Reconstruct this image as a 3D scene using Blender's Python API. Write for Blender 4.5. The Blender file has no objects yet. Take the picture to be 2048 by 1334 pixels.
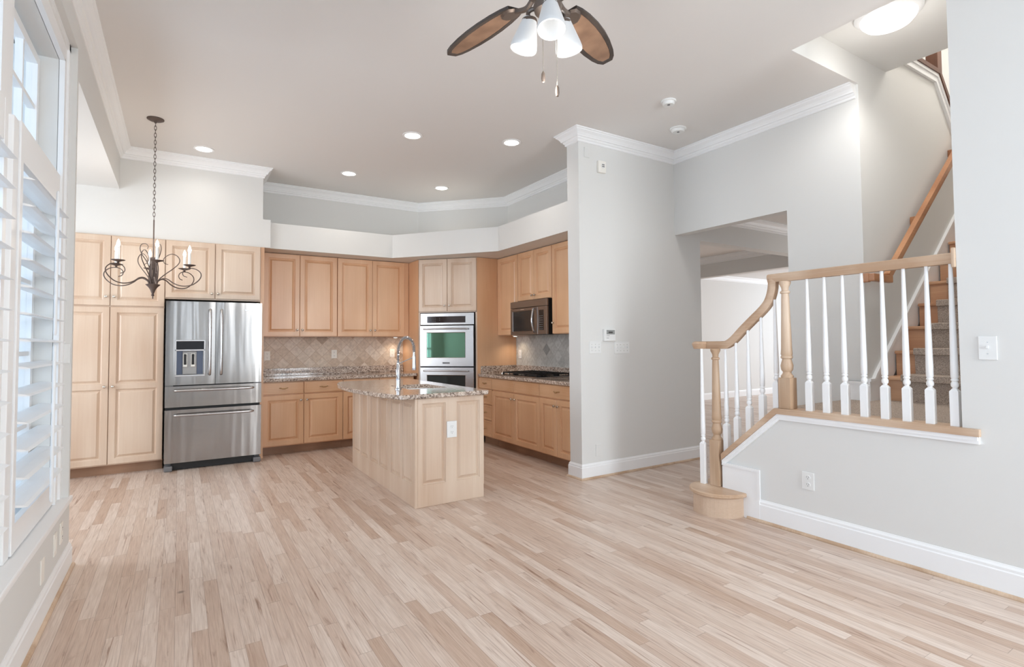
import bpy, bmesh, math, random
from mathutils import Vector, Matrix
random.seed(4)
sc = bpy.context.scene
PI = math.pi
def R(a): return math.radians(a)

# ------------------------------------------------------------------ camera
F, YAW, PITCH, ROLL, PCX, PCY, CH = 1066.5, 0.56154, 0.036044, -0.008029, 1028.8, 646.2, 1.3253
cd = bpy.data.cameras.new('camera'); cam = bpy.data.objects.new('camera', cd); sc.collection.objects.link(cam)
fw = Vector((math.sin(YAW)*math.cos(PITCH), math.cos(YAW)*math.cos(PITCH), math.sin(PITCH)))
rt = Vector((math.cos(YAW), -math.sin(YAW), 0)); up = rt.cross(fw)
r2 = rt*math.cos(ROLL)+up*math.sin(ROLL); u2 = -rt*math.sin(ROLL)+up*math.cos(ROLL)
m3 = Matrix((r2, u2, -fw)).transposed()
cam.matrix_world = Matrix.Translation((0, 0, CH)) @ m3.to_4x4()
cd.sensor_fit = 'HORIZONTAL'; cd.sensor_width = 36.0; cd.lens = F/2048*36
cd.shift_x = (1024-PCX)/2048; cd.shift_y = (PCY-667)/2048
cd.clip_start = .05; cd.clip_end = 200
sc.camera = cam

# ------------------------------------------------------------------ look
vs = sc.view_settings
vs.view_transform = 'Standard'; vs.look = 'None'; vs.gamma = 1.0; vs.use_curve_mapping = False
vs.exposure = 0.30
sc.cycles.use_denoising = True
sc.cycles.max_bounces = 10; sc.cycles.diffuse_bounces = 6; sc.cycles.glossy_bounces = 4
sc.cycles.transmission_bounces = 6; sc.cycles.transparent_max_bounces = 8
sc.cycles.sample_clamp_indirect = 6.0; sc.cycles.caustics_reflective = False; sc.cycles.caustics_refractive = False
# ------------------------------------------------------------------ daylight
w = bpy.data.worlds.new('sky'); sc.world = w; w.use_nodes = True
nt = w.node_tree; nt.nodes.clear()
bg = nt.nodes.new('ShaderNodeBackground'); out = nt.nodes.new('ShaderNodeOutputWorld')
bg.inputs[0].default_value = (0.58, 0.78, 1.0, 1); bg.inputs[1].default_value = 1.9
nt.links.new(bg.outputs[0], out.inputs[0])

def area(name, loc, rot, sx, sy, power, col):
    l = bpy.data.lights.new(name, 'AREA'); l.shape = 'RECTANGLE'; l.size = sx; l.size_y = sy
    l.energy = power; l.color = col
    o = bpy.data.objects.new(name, l); sc.collection.objects.link(o); o.location = loc; o.rotation_euler = rot
    return o
def point(name, loc, power, col, rad=.05):
    l = bpy.data.lights.new(name, 'POINT'); l.energy = power; l.color = col; l.shadow_soft_size = rad
    o = bpy.data.objects.new(name, l); sc.collection.objects.link(o); o.location = loc
    return o
def spot(name, loc, power, col, ang=120, rad=.06, blend=.6, rot=(0, 0, 0)):
    l = bpy.data.lights.new(name, 'SPOT'); l.energy = power; l.color = col; l.spot_size = R(ang)
    l.spot_blend = blend; l.shadow_soft_size = rad
    o = bpy.data.objects.new(name, l); sc.collection.objects.link(o); o.location = loc; o.rotation_euler = rot
    return o
COOL = (.50, .72, 1.0); WARM = (1.0, .94, .86)
# daylight lamps at window openings, some unseen; lamps without an opening are marked
for (x0, x1, p_) in ((.0, .32, 9), (1.45, 1.72, 7), (2.42, 3.54, 138)):
    area('daylight_front', ((x0+x1)/2, -2.73, 1.72), (R(90), 0, 0), x1-x0, 2.3, p_, (.88, .95, 1.0))  # the widest opening and its lamp are added as unseen fill
area('daylight_left_near', (-.84, -.25, 1.7), (R(90), 0, R(-90)), 3.1, 2.4, 17, COOL)
area('daylight_nook', (-2.50, 5.45, 1.65), (R(90), 0, R(-90)), 1.9, 1.8, 58, (.93, .96, 1.0))
area('daylight_far_room', (14.2, 5.4, 1.5), (R(90), 0, R(90)), 3.5, 2.0, 62, (.97, .98, 1.0))
area('hall_fill', (9.5, 2.27, 1.5), (R(90), 0, 0), 1.8, 1.9, 55, (.97, .98, 1.0))  # added fill to brighten the hall header; stands before a solid wall
point('upstairs_fill', (6.3, 1.62, 5.2), 70, (1, .97, .93), .3)  # added lamp to brighten the stairs; no window is modelled up there

# ------------------------------------------------------------------ materials
def lin(c):
    return tuple((v/255/12.92 if v/255 <= .04045 else ((v/255+.055)/1.055)**2.4) for v in c)+(1,)
MATS = {}
def mat(name, col, rough=.5, metal=0, spec=.5, emit=None, es=0, trans=0, alpha=1):
    if name in MATS: return MATS[name]
    m = bpy.data.materials.new(name); m.use_nodes = True
    b = m.node_tree.nodes['Principled BSDF']
    b.inputs['Base Color'].default_value = lin(col); b.inputs['Roughness'].default_value = rough
    b.inputs['Metallic'].default_value = metal; b.inputs['Specular IOR Level'].default_value = spec
    if emit: b.inputs['Emission Color'].default_value = lin(emit); b.inputs['Emission Strength'].default_value = es
    if trans: b.inputs['Transmission Weight'].default_value = trans
    MATS[name] = m; return m
class NT:
    def __init__(s, m): s.t = m.node_tree; s.b = s.t.nodes['Principled BSDF']
    def n(s, typ, **k):
        x = s.t.nodes.new(typ)
        for a, v in k.items(): setattr(x, a, v)
        return x
    def l(s, a, b): s.t.links.new(a, b)
    def math(s, op, a, b=None):
        x = s.n('ShaderNodeMath', operation=op)
        for i, v in enumerate((a, b)):
            if v is None: continue
            if isinstance(v, (int, float)): x.inputs[i].default_value = v
            else: s.l(v, x.inputs[i])
        return x.outputs[0]
    def mix(s, f, a, b, typ='MIX'):
        x = s.n('ShaderNodeMix', data_type='RGBA', blend_type=typ)
        for i, v in ((0, f), (6, a), (7, b)):
            if isinstance(v, (int, float, tuple)): x.inputs[i].default_value = v
            else: s.l(v, x.inputs[i])
        return x.outputs[2]
    def coord(s, scale=(1, 1, 1), rot=(0, 0, 0), kind='Object'):
        tc = s.n('ShaderNodeTexCoord'); mp = s.n('ShaderNodeMapping')
        mp.inputs['Scale'].default_value = scale; mp.inputs['Rotation'].default_value = rot
        s.l(tc.outputs[kind], mp.inputs[0]); return mp.outputs[0]
    def noise(s, v, sc_, det=3, rough=.5, dist=0):
        x = s.n('ShaderNodeTexNoise'); x.inputs['Scale'].default_value = sc_; x.inputs['Detail'].default_value = det
        x.inputs['Roughness'].default_value = rough; x.inputs['Distortion'].default_value = dist
        if v is not None: s.l(v, x.inputs['Vector'])
        return x.outputs[0]
    def ramp(s, f, *stops):
        x = s.n('ShaderNodeValToRGB'); e = x.color_ramp.elements
        while len(e) < len(stops): e.new(.5)
        for q, (p_, c) in zip(e, stops): q.position = p_; q.color = c if len(c) == 4 else lin(c)
        s.l(f, x.inputs[0]); return x.outputs[0]
    def bump(s, h, st=.2, d=.01):
        x = s.n('ShaderNodeBump'); x.inputs['Strength'].default_value = st; x.inputs['Distance'].default_value = d
        s.l(h, x.inputs['Height']); s.l(x.outputs[0], s.b.inputs['Normal'])

paint = mat('wall_paint', (221, 220, 217), .75, spec=.25)
ceilp = mat('ceiling_paint', (226, 223, 220), .85, spec=.2)
white = mat('trim_white', (240, 240, 240), .38, spec=.4)
plas = mat('white_plastic', (230, 230, 228), .35)
slotm = mat('slot_dark', (70, 68, 66), .6)
black = mat('black_gloss', (22, 22, 24), .15)
blackm = mat('black_matte', (26, 25, 25), .55)
grey = mat('grey_plastic', (110, 110, 112), .5)
iron = mat('dark_iron', (98, 84, 78), .55, .35)
bronze = mat('oil_bronze', (104, 92, 84), .4, .6)
chrome = mat('chrome', (215, 215, 218), .12, 1)
nickel = mat('brushed_nickel', (205, 198, 188), .25, 1)
brass = mat('antique_brass', (190, 160, 120), .3, 1)
glow = mat('lamp_glow', (255, 255, 255), .4, emit=(255, 246, 230), es=5.0)
glass_shade = mat('frosted_shade', (176, 178, 180), .35, emit=(255, 252, 248), es=.16)
dome_m = mat('dome_glass', (250, 250, 250), .35, emit=(255, 252, 246), es=1.3)
candle_m = mat('candle_sleeve', (235, 235, 232), .5, emit=(235, 235, 232), es=.15)
bulb_m = mat('candle_bulb', (255, 255, 255), .3, emit=(255, 245, 225), es=14)
sinkm = mat('sink_ceramic', (240, 240, 240), .2)
def glassmat():
    m = bpy.data.materials.new('window_glass'); m.use_nodes = True; t = m.node_tree; t.nodes.clear()
    a = t.nodes.new('ShaderNodeBsdfTransparent'); g = t.nodes.new('ShaderNodeBsdfGlossy'); mx = t.nodes.new('ShaderNodeMixShader')
    o = t.nodes.new('ShaderNodeOutputMaterial'); g.inputs['Roughness'].default_value = .02; mx.inputs[0].default_value = .06
    t.links.new(a.outputs[0], mx.inputs[1]); t.links.new(g.outputs[0], mx.inputs[2]); t.links.new(mx.outputs[0], o.inputs[0])
    return m
wglass = glassmat()

def wood(name, base, dark, rough=.35, scale=1.0, axis='Z', var=.5, spec=.5, coat=0):
    m = mat(name, base, rough, spec=spec); k = NT(m)
    s = {'Z': (5, 5, .45), 'X': (.45, 5, 5), 'Y': (5, .45, 5)}[axis]
    v = k.coord(tuple(q*scale for q in s))
    n1 = k.noise(v, 1.0, 4, .55, .4)
    s2 = {'Z': (90, 90, 3), 'X': (3, 90, 90), 'Y': (90, 3, 90)}[axis]
    n2 = k.noise(k.coord(tuple(q*scale for q in s2)), 1.0, 2)
    n3 = k.noise(k.coord((3, 3, 1.2)), 1.0, 1)
    f = k.math('ADD', k.math('MULTIPLY', n1, .6), k.math('MULTIPLY', n2, .18))
    f = k.math('ADD', f, k.math('MULTIPLY', k.math('SUBTRACT', n3, .5), .7)); f = k.math('ADD', f, .125)
    c = k.ramp(f, (.55-.25*var, dark), (.55+.25*var, base))
    k.l(c, k.b.inputs['Base Color'])
    if coat: k.b.inputs['Coat Weight'].default_value = coat; k.b.inputs['Coat Roughness'].default_value = .25
    return m
maple = wood('maple', (230, 188, 150), (212, 164, 124), .38, var=.9, coat=.3)
maple_lit = wood('maple_lit_tone', (220, 200, 180), (200, 172, 148), .36, var=.9, coat=.35)  # copy of the maple with brighter lighting put into its colour
maple_x = wood('maple_horizontal', (222, 180, 142), (204, 156, 116), .38, axis='X', var=.55, coat=.3)
toe_m = wood('toe_kick_wood', (176, 140, 114), (150, 116, 92), .5, axis='X')
oak = wood('oak_light', (216, 192, 168), (184, 154, 126), .45, axis='Z', var=.5)
oak_y = wood('oak_light_rail', (216, 192, 168), (184, 152, 124), .42, axis='Y', var=.5)
oak_red = wood('oak_red_rail', (204, 152, 112), (168, 114, 78), .35, axis='X', var=.8)
oak_dark = wood('walnut_rail', (120, 80, 60), (84, 52, 38), .4, axis='Z', var=.8)
blade_rim = wood('fan_blade_rim', (84, 74, 68), (56, 48, 44), .5, axis='Y')
def weave():
    m = mat('fan_blade_cane', (176, 136, 108), .55); k = NT(m)
    v = k.coord((1, 1, 1)); n = k.noise(v, 8, 3)
    w1 = k.n('ShaderNodeTexWave'); w1.inputs['Scale'].default_value = 60; k.l(v, w1.inputs[0]); w1.inputs['Distortion'].default_value = 1
    f = k.math('ADD', k.math('MULTIPLY', n, .7), k.math('MULTIPLY', w1.outputs[1], .3))
    k.l(k.ramp(f, (.3, (104, 78, 62)), (.7, (158, 126, 102))), k.b.inputs['Base Color']); return m
cane = weave()

def floor_mat():
    m = mat('oak_strip_floor', (210, 180, 155), .28, spec=.45); k = NT(m)
    tc = k.n('ShaderNodeTexCoord'); sx = k.n('ShaderNodeSeparateXYZ'); k.l(tc.outputs['Object'], sx.inputs[0])
    W_ = .066
    u = k.math('DIVIDE', sx.outputs[0], W_); row = k.math('FLOOR', u)
    wn = k.n('ShaderNodeTexWhiteNoise', noise_dimensions='1D'); k.l(row, wn.inputs['W'])
    ln = k.math('ADD', k.math('MULTIPLY', wn.outputs[0], .7), .55)
    vv = k.math('ADD', k.math('DIVIDE', sx.outputs[1], ln), k.math('MULTIPLY', wn.outputs[0], 37.3))
    col = k.math('FLOOR', vv)
    cb = k.n('ShaderNodeCombineXYZ'); k.l(row, cb.inputs[0]); k.l(col, cb.inputs[1])
    w2 = k.n('ShaderNodeTexWhiteNoise', noise_dimensions='2D'); k.l(cb.outputs[0], w2.inputs[0])
    rnd = w2.outputs[0]
    # per-board offset of the grain
    off = k.n('ShaderNodeCombineXYZ'); k.l(k.math('MULTIPLY', rnd, 50), off.inputs[0]); k.l(k.math('MULTIPLY', rnd, 23), off.inputs[1])
    ad = k.n('ShaderNodeVectorMath', operation='ADD'); k.l(tc.outputs['Object'], ad.inputs[0]); k.l(off.outputs[0], ad.inputs[1])
    mp = k.n('ShaderNodeMapping'); mp.inputs['Scale'].default_value = (16, 1.6, 1); k.l(ad.outputs[0], mp.inputs[0])
    g1 = k.noise(mp.outputs[0], 1.6, 5, .6, 1.2)
    mp2 = k.n('ShaderNodeMapping'); mp2.inputs['Scale'].default_value = (150, 5, 1); k.l(ad.outputs[0], mp2.inputs[0])
    g2 = k.noise(mp2.outputs[0], 1, 3)
    base = k.ramp(rnd, (0, (198, 172, 153)), (.15, (209, 187, 171)), (.55, (218, 200, 186)), (.92, (227, 212, 200)), (1, (196, 169, 149)))
    gr = k.ramp(g1, (.24, (160, 134, 118)), (.40, (240, 234, 230)), (.65, (255, 255, 255)))
    c = k.mix(.7, base, gr, 'MULTIPLY')
    c = k.mix(.30, c, k.ramp(g2, (.3, (165, 140, 122)), (.62, (255, 255, 255))), 'MULTIPLY')
    mp3 = k.n('ShaderNodeMapping'); mp3.inputs['Scale'].default_value = (26, 1.1, 1); k.l(ad.outputs[0], mp3.inputs[0])
    g3 = k.noise(mp3.outputs[0], 1.3, 4, .6, .8)
    c = k.mix(.75, c, k.ramp(g3, (.62, (255, 255, 255)), (.70, (176, 148, 130)), (.78, (120, 92, 76))), 'MULTIPLY')
    # seams
    fu = k.math('FRACT', u); e1 = k.math('MINIMUM', fu, k.math('SUBTRACT', 1, fu))
    fv = k.math('FRACT', vv); e2 = k.math('MULTIPLY', k.math('MINIMUM', fv, k.math('SUBTRACT', 1, fv)), 12)
    e = k.math('MINIMUM', e1, e2); seam = k.math('LESS_THAN', e, .016)
    c = k.mix(k.math('MULTIPLY', seam, .42), c, lin((96, 70, 52)))
    # a dark knot-like stain near the left windows
    ds = k.n('ShaderNodeVectorMath', operation='DISTANCE'); k.l(tc.outputs['Object'], ds.inputs[0]); ds.inputs[1].default_value = (.026, 3.425, 0)
    st = k.ramp(ds.outputs['Value'], (.008, (255, 255, 255)), (.022, (0, 0, 0)))
    c = k.mix(st, c, k.mix(.65, c, lin((96, 84, 74))))
    k.l(c, k.b.inputs['Base Color'])
    k.l(k.math('ADD', k.math('MULTIPLY', g1, .2), .24), k.b.inputs['Roughness'])
    k.bump(k.math('SUBTRACT', g2, k.math('MULTIPLY', seam, 3)), .08, .002)
    return m
floorm = floor_mat()

def granite():
    m = mat('granite', (170, 150, 135), .1, spec=.6); k = NT(m)
    v = k.coord((1, 1, 1))
    vo = k.n('ShaderNodeTexVoronoi'); vo.inputs['Scale'].default_value = 95; k.l(v, vo.inputs[0])
    n = k.noise(v, 60, 4, .7); n2 = k.noise(k.coord((3, 14, 14)), 1, 4, .6, 1.5)
    c = k.ramp(n, (.36, (86, 74, 69)), (.44, (156, 136, 122)), (.53, (206, 191, 178)), (.63, (228, 219, 209)))
    c2 = k.ramp(vo.outputs['Distance'], (.1, (70, 60, 58)), (.28, (255, 255, 255)))
    c = k.mix(.4, c, c2, 'MULTIPLY')
    c = k.mix(.5, c, k.ramp(n2, (.35, (150, 134, 126)), (.5, (255, 250, 245)), (.7, (214, 190, 174))), 'MULTIPLY')
    k.l(c, k.b.inputs['Base Color']); return m
gran = granite()

def tiles(name, ax, cols, grout):
    m = mat(name, cols[1], .45); k = NT(m)
    tc = k.n('ShaderNodeTexCoord'); sx = k.n('ShaderNodeSeparateXYZ'); k.l(tc.outputs['Object'], sx.inputs[0])
    a = sx.outputs[0 if ax == 'X' else 1]; b = sx.outputs[2]; S = .116*math.sqrt(2)
    p_ = k.math('DIVIDE', k.math('ADD', a, b), S); q = k.math('DIVIDE', k.math('SUBTRACT', a, b), S)
    cb = k.n('ShaderNodeCombineXYZ'); k.l(k.math('FLOOR', p_), cb.inputs[0]); k.l(k.math('FLOOR', q), cb.inputs[1])
    wn = k.n('ShaderNodeTexWhiteNoise', noise_dimensions='2D'); k.l(cb.outputs[0], wn.inputs[0])
    c = k.ramp(wn.outputs[0], (0, cols[0]), (.12, cols[1]), (.6, cols[2]), (1, cols[3]))
    n = k.noise(tc.outputs['Object'], 30, 4)
    c = k.mix(.35, c, k.ramp(n, (.3, (180, 170, 160)), (.6, (255, 255, 255))), 'MULTIPLY')
    fp = k.math('FRACT', p_); fq = k.math('FRACT', q)
    e = k.math('MINIMUM', k.math('MINIMUM', fp, k.math('SUBTRACT', 1, fp)), k.math('MINIMUM', fq, k.math('SUBTRACT', 1, fq)))
    g = k.ramp(e, (.012, (255, 255, 255)), (.03, (0, 0, 0)))
    k.l(k.mix(g, c, lin(grout)), k.b.inputs['Base Color'])
    k.bump(k.math('MINIMUM', e, .05), .5, .02); return m
tile_b = tiles('travertine_tile', 'X', [(178, 154, 132), (210, 189, 168), (218, 200, 181), (226, 211, 195)], (190, 166, 145))
tile_r = tiles('travertine_tile_grey', 'Y', [(150, 150, 146), (186, 184, 178), (196, 194, 188), (206, 204, 198)], (170, 166, 160))

def steel(name, col, rough, sx=9, st=.06, axis=0):
    m = mat(name, col, rough, 1); k = NT(m)
    s = [(sx, .6, .35), (.35, .6, sx)][axis]
    n = k.noise(k.coord(s), 1.0, 2, .5, .3)
    n2 = k.noise(k.coord((4, 4, 400) if axis == 0 else (400, 4, 4)), 1, 2)
    k.bump(k.math('ADD', n, k.math('MULTIPLY', n2, .004)), st, .12)
    k.l(k.math('ADD', k.math('MULTIPLY', n2, .08), rough), k.b.inputs['Roughness']); return m
steel_f = steel('stainless_wavy', (158, 154, 151), .12, 6, .06)
steel_p = steel('stainless_plain', (188, 186, 186), .22, 2, .01)
steel_w = steel('stainless_warm', (148, 140, 135), .3, 2, .01)
oven_glass = mat('oven_glass', (92, 128, 108), .04, .75)  # green of the reflected view is put into the glass colour
dark_glass = mat('dark_glass', (52, 56, 56), .05, .3)
mw_glass = mat('microwave_glass', (40, 38, 38), .12)
def carpet():
    m = mat('grey_carpet', (160, 148, 138), .95, spec=.1); k = NT(m)
    n = k.noise(k.coord((1, 1, 1)), 150, 3, .7)
    k.l(k.ramp(n, (.3, (138, 122, 110)), (.7, (222, 206, 192))), k.b.inputs['Base Color']); k.bump(n, .9, .01); return m
carp = carpet()

# ------------------------------------------------------------------ mesh helpers
def BM(): return bmesh.new()
def quad(bm, *pts):
    vs_ = [bm.verts.new(p) for p in pts]
    try: return bm.faces.new(vs_)
    except ValueError: return None
def box(bm, x0, x1, y0, y1, z0, z1):
    v = [bm.verts.new((x, y, z)) for x in (x0, x1) for y in (y0, y1) for z in (z0, z1)]
    for f in ((0, 1, 3, 2), (4, 6, 7, 5), (0, 4, 5, 1), (2, 3, 7, 6), (0, 2, 6, 4), (1, 5, 7, 3)):
        bm.faces.new([v[i] for i in f])
def rbox(bm, x0, x1, y0, y1, z0, z1, b=.004):
    t = bmesh.new(); box(t, x0, x1, y0, y1, z0, z1)
    bmesh.ops.recalc_face_normals(t, faces=t.faces[:])
    bmesh.ops.bevel(t, geom=t.edges[:]+t.verts[:], offset=b, segments=2, affect='EDGES', profile=.6)
    me = bpy.data.meshes.new('t'); t.to_mesh(me); t.free(); bm.from_mesh(me); bpy.data.meshes.remove(me)
def prism(bm, pts, a0, a1, ax='Z'):
    f = {'Z': lambda p, a: (p[0], p[1], a), 'Y': lambda p, a: (p[0], a, p[1]), 'X': lambda p, a: (a, p[0], p[1])}[ax]
    A = [bm.verts.new(f(p, a0)) for p in pts]; B = [bm.verts.new(f(p, a1)) for p in pts]; n = len(pts)
    bm.faces.new(A[::-1]); bm.faces.new(B)
    for i in range(n): bm.faces.new((A[i], A[(i+1) % n], B[(i+1) % n], B[i]))
def lathe(bm, prof, c=(0, 0, 0), seg=20, axis='Z', cap=True):
    rings = []
    for r, z in prof:
        ring = []
        for i in range(seg):
            a = 2*PI*i/seg; p = (r*math.cos(a), r*math.sin(a), z)
            if axis == 'Y': p = (p[0], z, p[1])
            if axis == 'X': p = (z, p[0], p[1])
            ring.append(bm.verts.new((c[0]+p[0], c[1]+p[1], c[2]+p[2])))
        rings.append(ring)
    for a, b in zip(rings, rings[1:]):
        for i in range(seg): bm.faces.new((a[i], a[(i+1) % seg], b[(i+1) % seg], b[i]))
    if cap:
        if prof[0][0] > 1e-5: bm.faces.new(rings[0][::-1])
        if prof[-1][0] > 1e-5: bm.faces.new(rings[-1])
def frames(pts, closed=False):
    P = [Vector(p) for p in pts]; n = len(P); T = []
    for i in range(n):
        a = P[i-1] if (i > 0 or closed) else P[i]; b = P[(i+1) % n] if (i < n-1 or closed) else P[i]
        T.append((b-a).normalized())
    ref = Vector((0, 0, 1)) if abs(T[0].z) < .9 else Vector((1, 0, 0))
    N = (ref-T[0]*ref.dot(T[0])).normalized(); out_ = []
    for i in range(n):
        N = (N-T[i]*N.dot(T[i])); N = N.normalized() if N.length > 1e-6 else Vector((1, 0, 0))
        out_.append((P[i], T[i], N, T[i].cross(N)))
    return out_
def tube(bm, pts, r, seg=8, closed=False):
    fr = frames(pts, closed); rings = []
    for i, (p, t, n, b) in enumerate(fr):
        rr = r(i/(len(fr)-1)) if callable(r) else r
        rings.append([bm.verts.new(p+n*(rr*math.cos(2*PI*j/seg))+b*(rr*math.sin(2*PI*j/seg))) for j in range(seg)])
    m_ = len(rings)
    for k in range(m_ if closed else m_-1):
        a, c = rings[k], rings[(k+1) % m_]
        for j in range(seg): bm.faces.new((a[j], a[(j+1) % seg], c[(j+1) % seg], c[j]))
    if not closed: bm.faces.new(rings[0][::-1]); bm.faces.new(rings[-1])
def catmull(P, n=6):
    P = [Vector(p) for p in P]; Q = [P[0]*2-P[1]]+P+[P[-1]*2-P[-2]]; out_ = []
    for i in range(1, len(Q)-2):
        for j in range(n):
            t = j/n; a, b, c, d = Q[i-1], Q[i], Q[i+1], Q[i+2]
            out_.append(.5*((2*b)+(c-a)*t+(2*a-5*b+4*c-d)*t*t+(3*b-a-3*c+d)*t**3))
    out_.append(P[-1]); return out_
def sweep(bm, path, prof, side=1, z=0, closed=False):
    """path: xy points along a wall; prof: (out, dz); side=+1 -> profile to the left of travel. mitred."""
    P = [Vector((p[0], p[1])) for p in path]; n = len(P); rings = []
    for i in range(n):
        d0 = (P[i]-P[i-1]).normalized() if i > 0 else None; d1 = (P[i+1]-P[i]).normalized() if i < n-1 else None
        if d0 is None: d0 = d1
        if d1 is None: d1 = d0
        n0 = Vector((-d0.y, d0.x))*side; n1 = Vector((-d1.y, d1.x))*side
        mv = (n0+n1); mv = mv/mv.dot(n0) if mv.length > 1e-6 else n0
        rings.append([bm.verts.new((P[i].x+mv.x*o, P[i].y+mv.y*o, z+dz)) for o, dz in prof])
    k = len(prof)
    for a, b in zip(rings, rings[1:]):
        for j in range(k): bm.faces.new((a[j], a[(j+1) % k], b[(j+1) % k], b[j]))
    bm.faces.new(rings[0][::-1]); bm.faces.new(rings[-1])
def obj(name, bm, m, parent=None, smooth=False, loc=None):
    bmesh.ops.recalc_face_normals(bm, faces=bm.faces[:])
    me = bpy.data.meshes.new(name); bm.to_mesh(me); bm.free()
    me.materials.append(m)
    if smooth:
        for f in me.polygons: f.use_smooth = True
        try: me.set_sharp_from_angle(angle=R(38))
        except Exception: pass
    o = bpy.data.objects.new(name, me); sc.collection.objects.link(o)
    if parent: o.parent = parent
    if loc: o.location = loc
    return o
def thing(name, label, cat, loc=(0, 0, 0), rotz=0, group=None):
    o = bpy.data.objects.new(name, None); sc.collection.objects.link(o); o.empty_display_size = .1
    o.location = loc; o.rotation_euler = (0, 0, rotz); o['label'] = label; o['category'] = cat
    if group: o['group'] = group
    return o
def tag(o, label, cat, group=None, kind=None):
    o['label'] = label; o['category'] = cat
    if group: o['group'] = group
    if kind: o['kind'] = kind
    return o
def struct(name, bm, m, label, parent=None, smooth=False):
    o = obj(name, bm, m, parent, smooth)
    if not parent: o['kind'] = 'structure'; o['label'] = label; o['category'] = name.split('_')[0]
    return o
def dup(root, loc, rotz=None, label=None):
    r = root.copy(); sc.collection.objects.link(r); r.location = loc
    if rotz is not None: r.rotation_euler = (0, 0, rotz)
    if label: r['label'] = label
    def rec(src, dst):
        for ch in [c for c in bpy.data.objects if c.parent == src]:
            c = ch.copy(); sc.collection.objects.link(c); c.parent = dst; rec(ch, c)
    rec(root, r); return r

# ================================================================== SHELL
ZC = 3.407; XL = -.546; XW = 4.65; YW = 4.03; XP = 3.29; XN = 3.625; Y1 = 2.114; YBK = 7.5; XK = 4.0
bm = BM(); box(bm, -2.4, 14.3, -2.8, 8.1, -.12, 0)
struct('floor', bm, floorm, 'light oak strip floor running through the whole room')
bm = BM()
box(bm, -2.4, 3.70, -2.8, 7.62, ZC, ZC+.15); box(bm, 3.70, 4.77, 2.234, 7.62, ZC, ZC+.15); box(bm, 3.70, XW, Y1+.0005, 2.234, ZC, ZC+.0004)
struct('ceiling', bm, ceilp, 'pale painted ceiling over the kitchen and living area')
bm = BM(); box(bm, 3.70, 5.14, 1.06, Y1, 3.632, 3.75)
struct('ceiling_stairwell', bm, paint, 'raised white ceiling patch above the stair landing')
bm = BM(); box(bm, 4.77, 14.3, 2.234, 8.1, 2.83, 2.95)
struct('ceiling_hall', bm, ceilp, 'lower ceiling of the hall and far rooms beyond the opening')
# left wall: lower part, recessed window plane, pier at the far end
ZS = .425
bm = BM()
box(bm, -.80, XL, -2.6, 4.18, 0, ZS-.025)
box(bm, -.78, XL, 4.14, 4.18, ZS-.025, ZC)
box(bm, -.78, -.61, 3.99, 4.14, ZS-.025, 3.15)
box(bm, -.78, -.61, -2.6, 3.99, 2.995, 3.15)
box(bm, -.78, -.61, -2.6, -1.9, ZS-.025, 2.995)
box(bm, -.78, XL, -2.6, 4.14, 3.15, ZC)
box(bm, -.78, -.61, 1.40, 1.62, ZS-.025, 2.995)
struct('wall_left', bm, paint, 'left wall around the shuttered windows')
bm = BM(); rbox(bm, -.80, XL+.014, -2.6, 4.19, ZS-.03, ZS, .006)
struct('trim_1', bm, white, 'deep white window stool running along the left wall')
# header over the nook, nook walls
bm = BM(); box(bm, -.67, XL, 4.18, 6.88, 2.965, ZC)
struct('wall_header', bm, paint, 'painted header beam above the breakfast nook opening')
bm = BM(); box(bm, -2.4, -.67, 4.10, 7.0, 2.965, 3.08)
struct('ceiling_nook', bm, paint, 'lower white ceiling of the breakfast nook')
bm = BM(); box(bm, -2.4, -.80, 4.06, 4.18, 0, 3.0)
box(bm, -2.4, -2.3, 4.18, 4.45, 0, 3.0); box(bm, -2.4, -2.3, 6.45, 7.6, 0, 3.0)
box(bm, -2.4, -2.3, 4.45, 6.45, 0, .7); box(bm, -2.4, -2.3, 4.45, 6.45, 2.6, 3.0)
struct('wall_nook', bm, paint, 'outer wall of the breakfast nook with its window opening')
# pantry soffit: tall part and wider lower box
bm = BM(); box(bm, -2.3, .824, 6.88, YBK, 2.47, ZC); box(bm, .824, .908, 6.88, YBK, 2.47, 2.805)
struct('wall_soffit_pantry', bm, paint, 'painted bulkhead above the pantry cabinets and refrigerator')
bm = BM(); box(bm, -2.3, 4.12, YBK, YBK+.12, 0, ZC)
struct('wall_back', bm, paint, 'back wall of the kitchen')
bm = BM(); box(bm, XK, XK+.12, 4.21, YBK, 0, ZC)
struct('wall_kitchen_right', bm, paint, 'right wall of the kitchen behind the cooktop')
bm = BM(); prism(bm, [(3.02, 7.5), (4.0, 6.52), (4.0, 7.5)], 0, ZC)
struct('wall_kitchen_diagonal', bm, paint, 'short diagonal wall behind the oven tower')
# kitchen soffit
SF = [(.908, 6.93), (2.425, 6.93), (3.39, 5.755), (3.39, 4.22)]
bm = BM(); prism(bm, SF+[(3.999, 4.22), (3.999, 6.50), (3.01, 7.499), (.908, 7.499)], 2.475, 2.785)
struct('wall_soffit_kitchen', bm, paint, 'continuous painted soffit above the kitchen wall cabinets')
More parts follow.
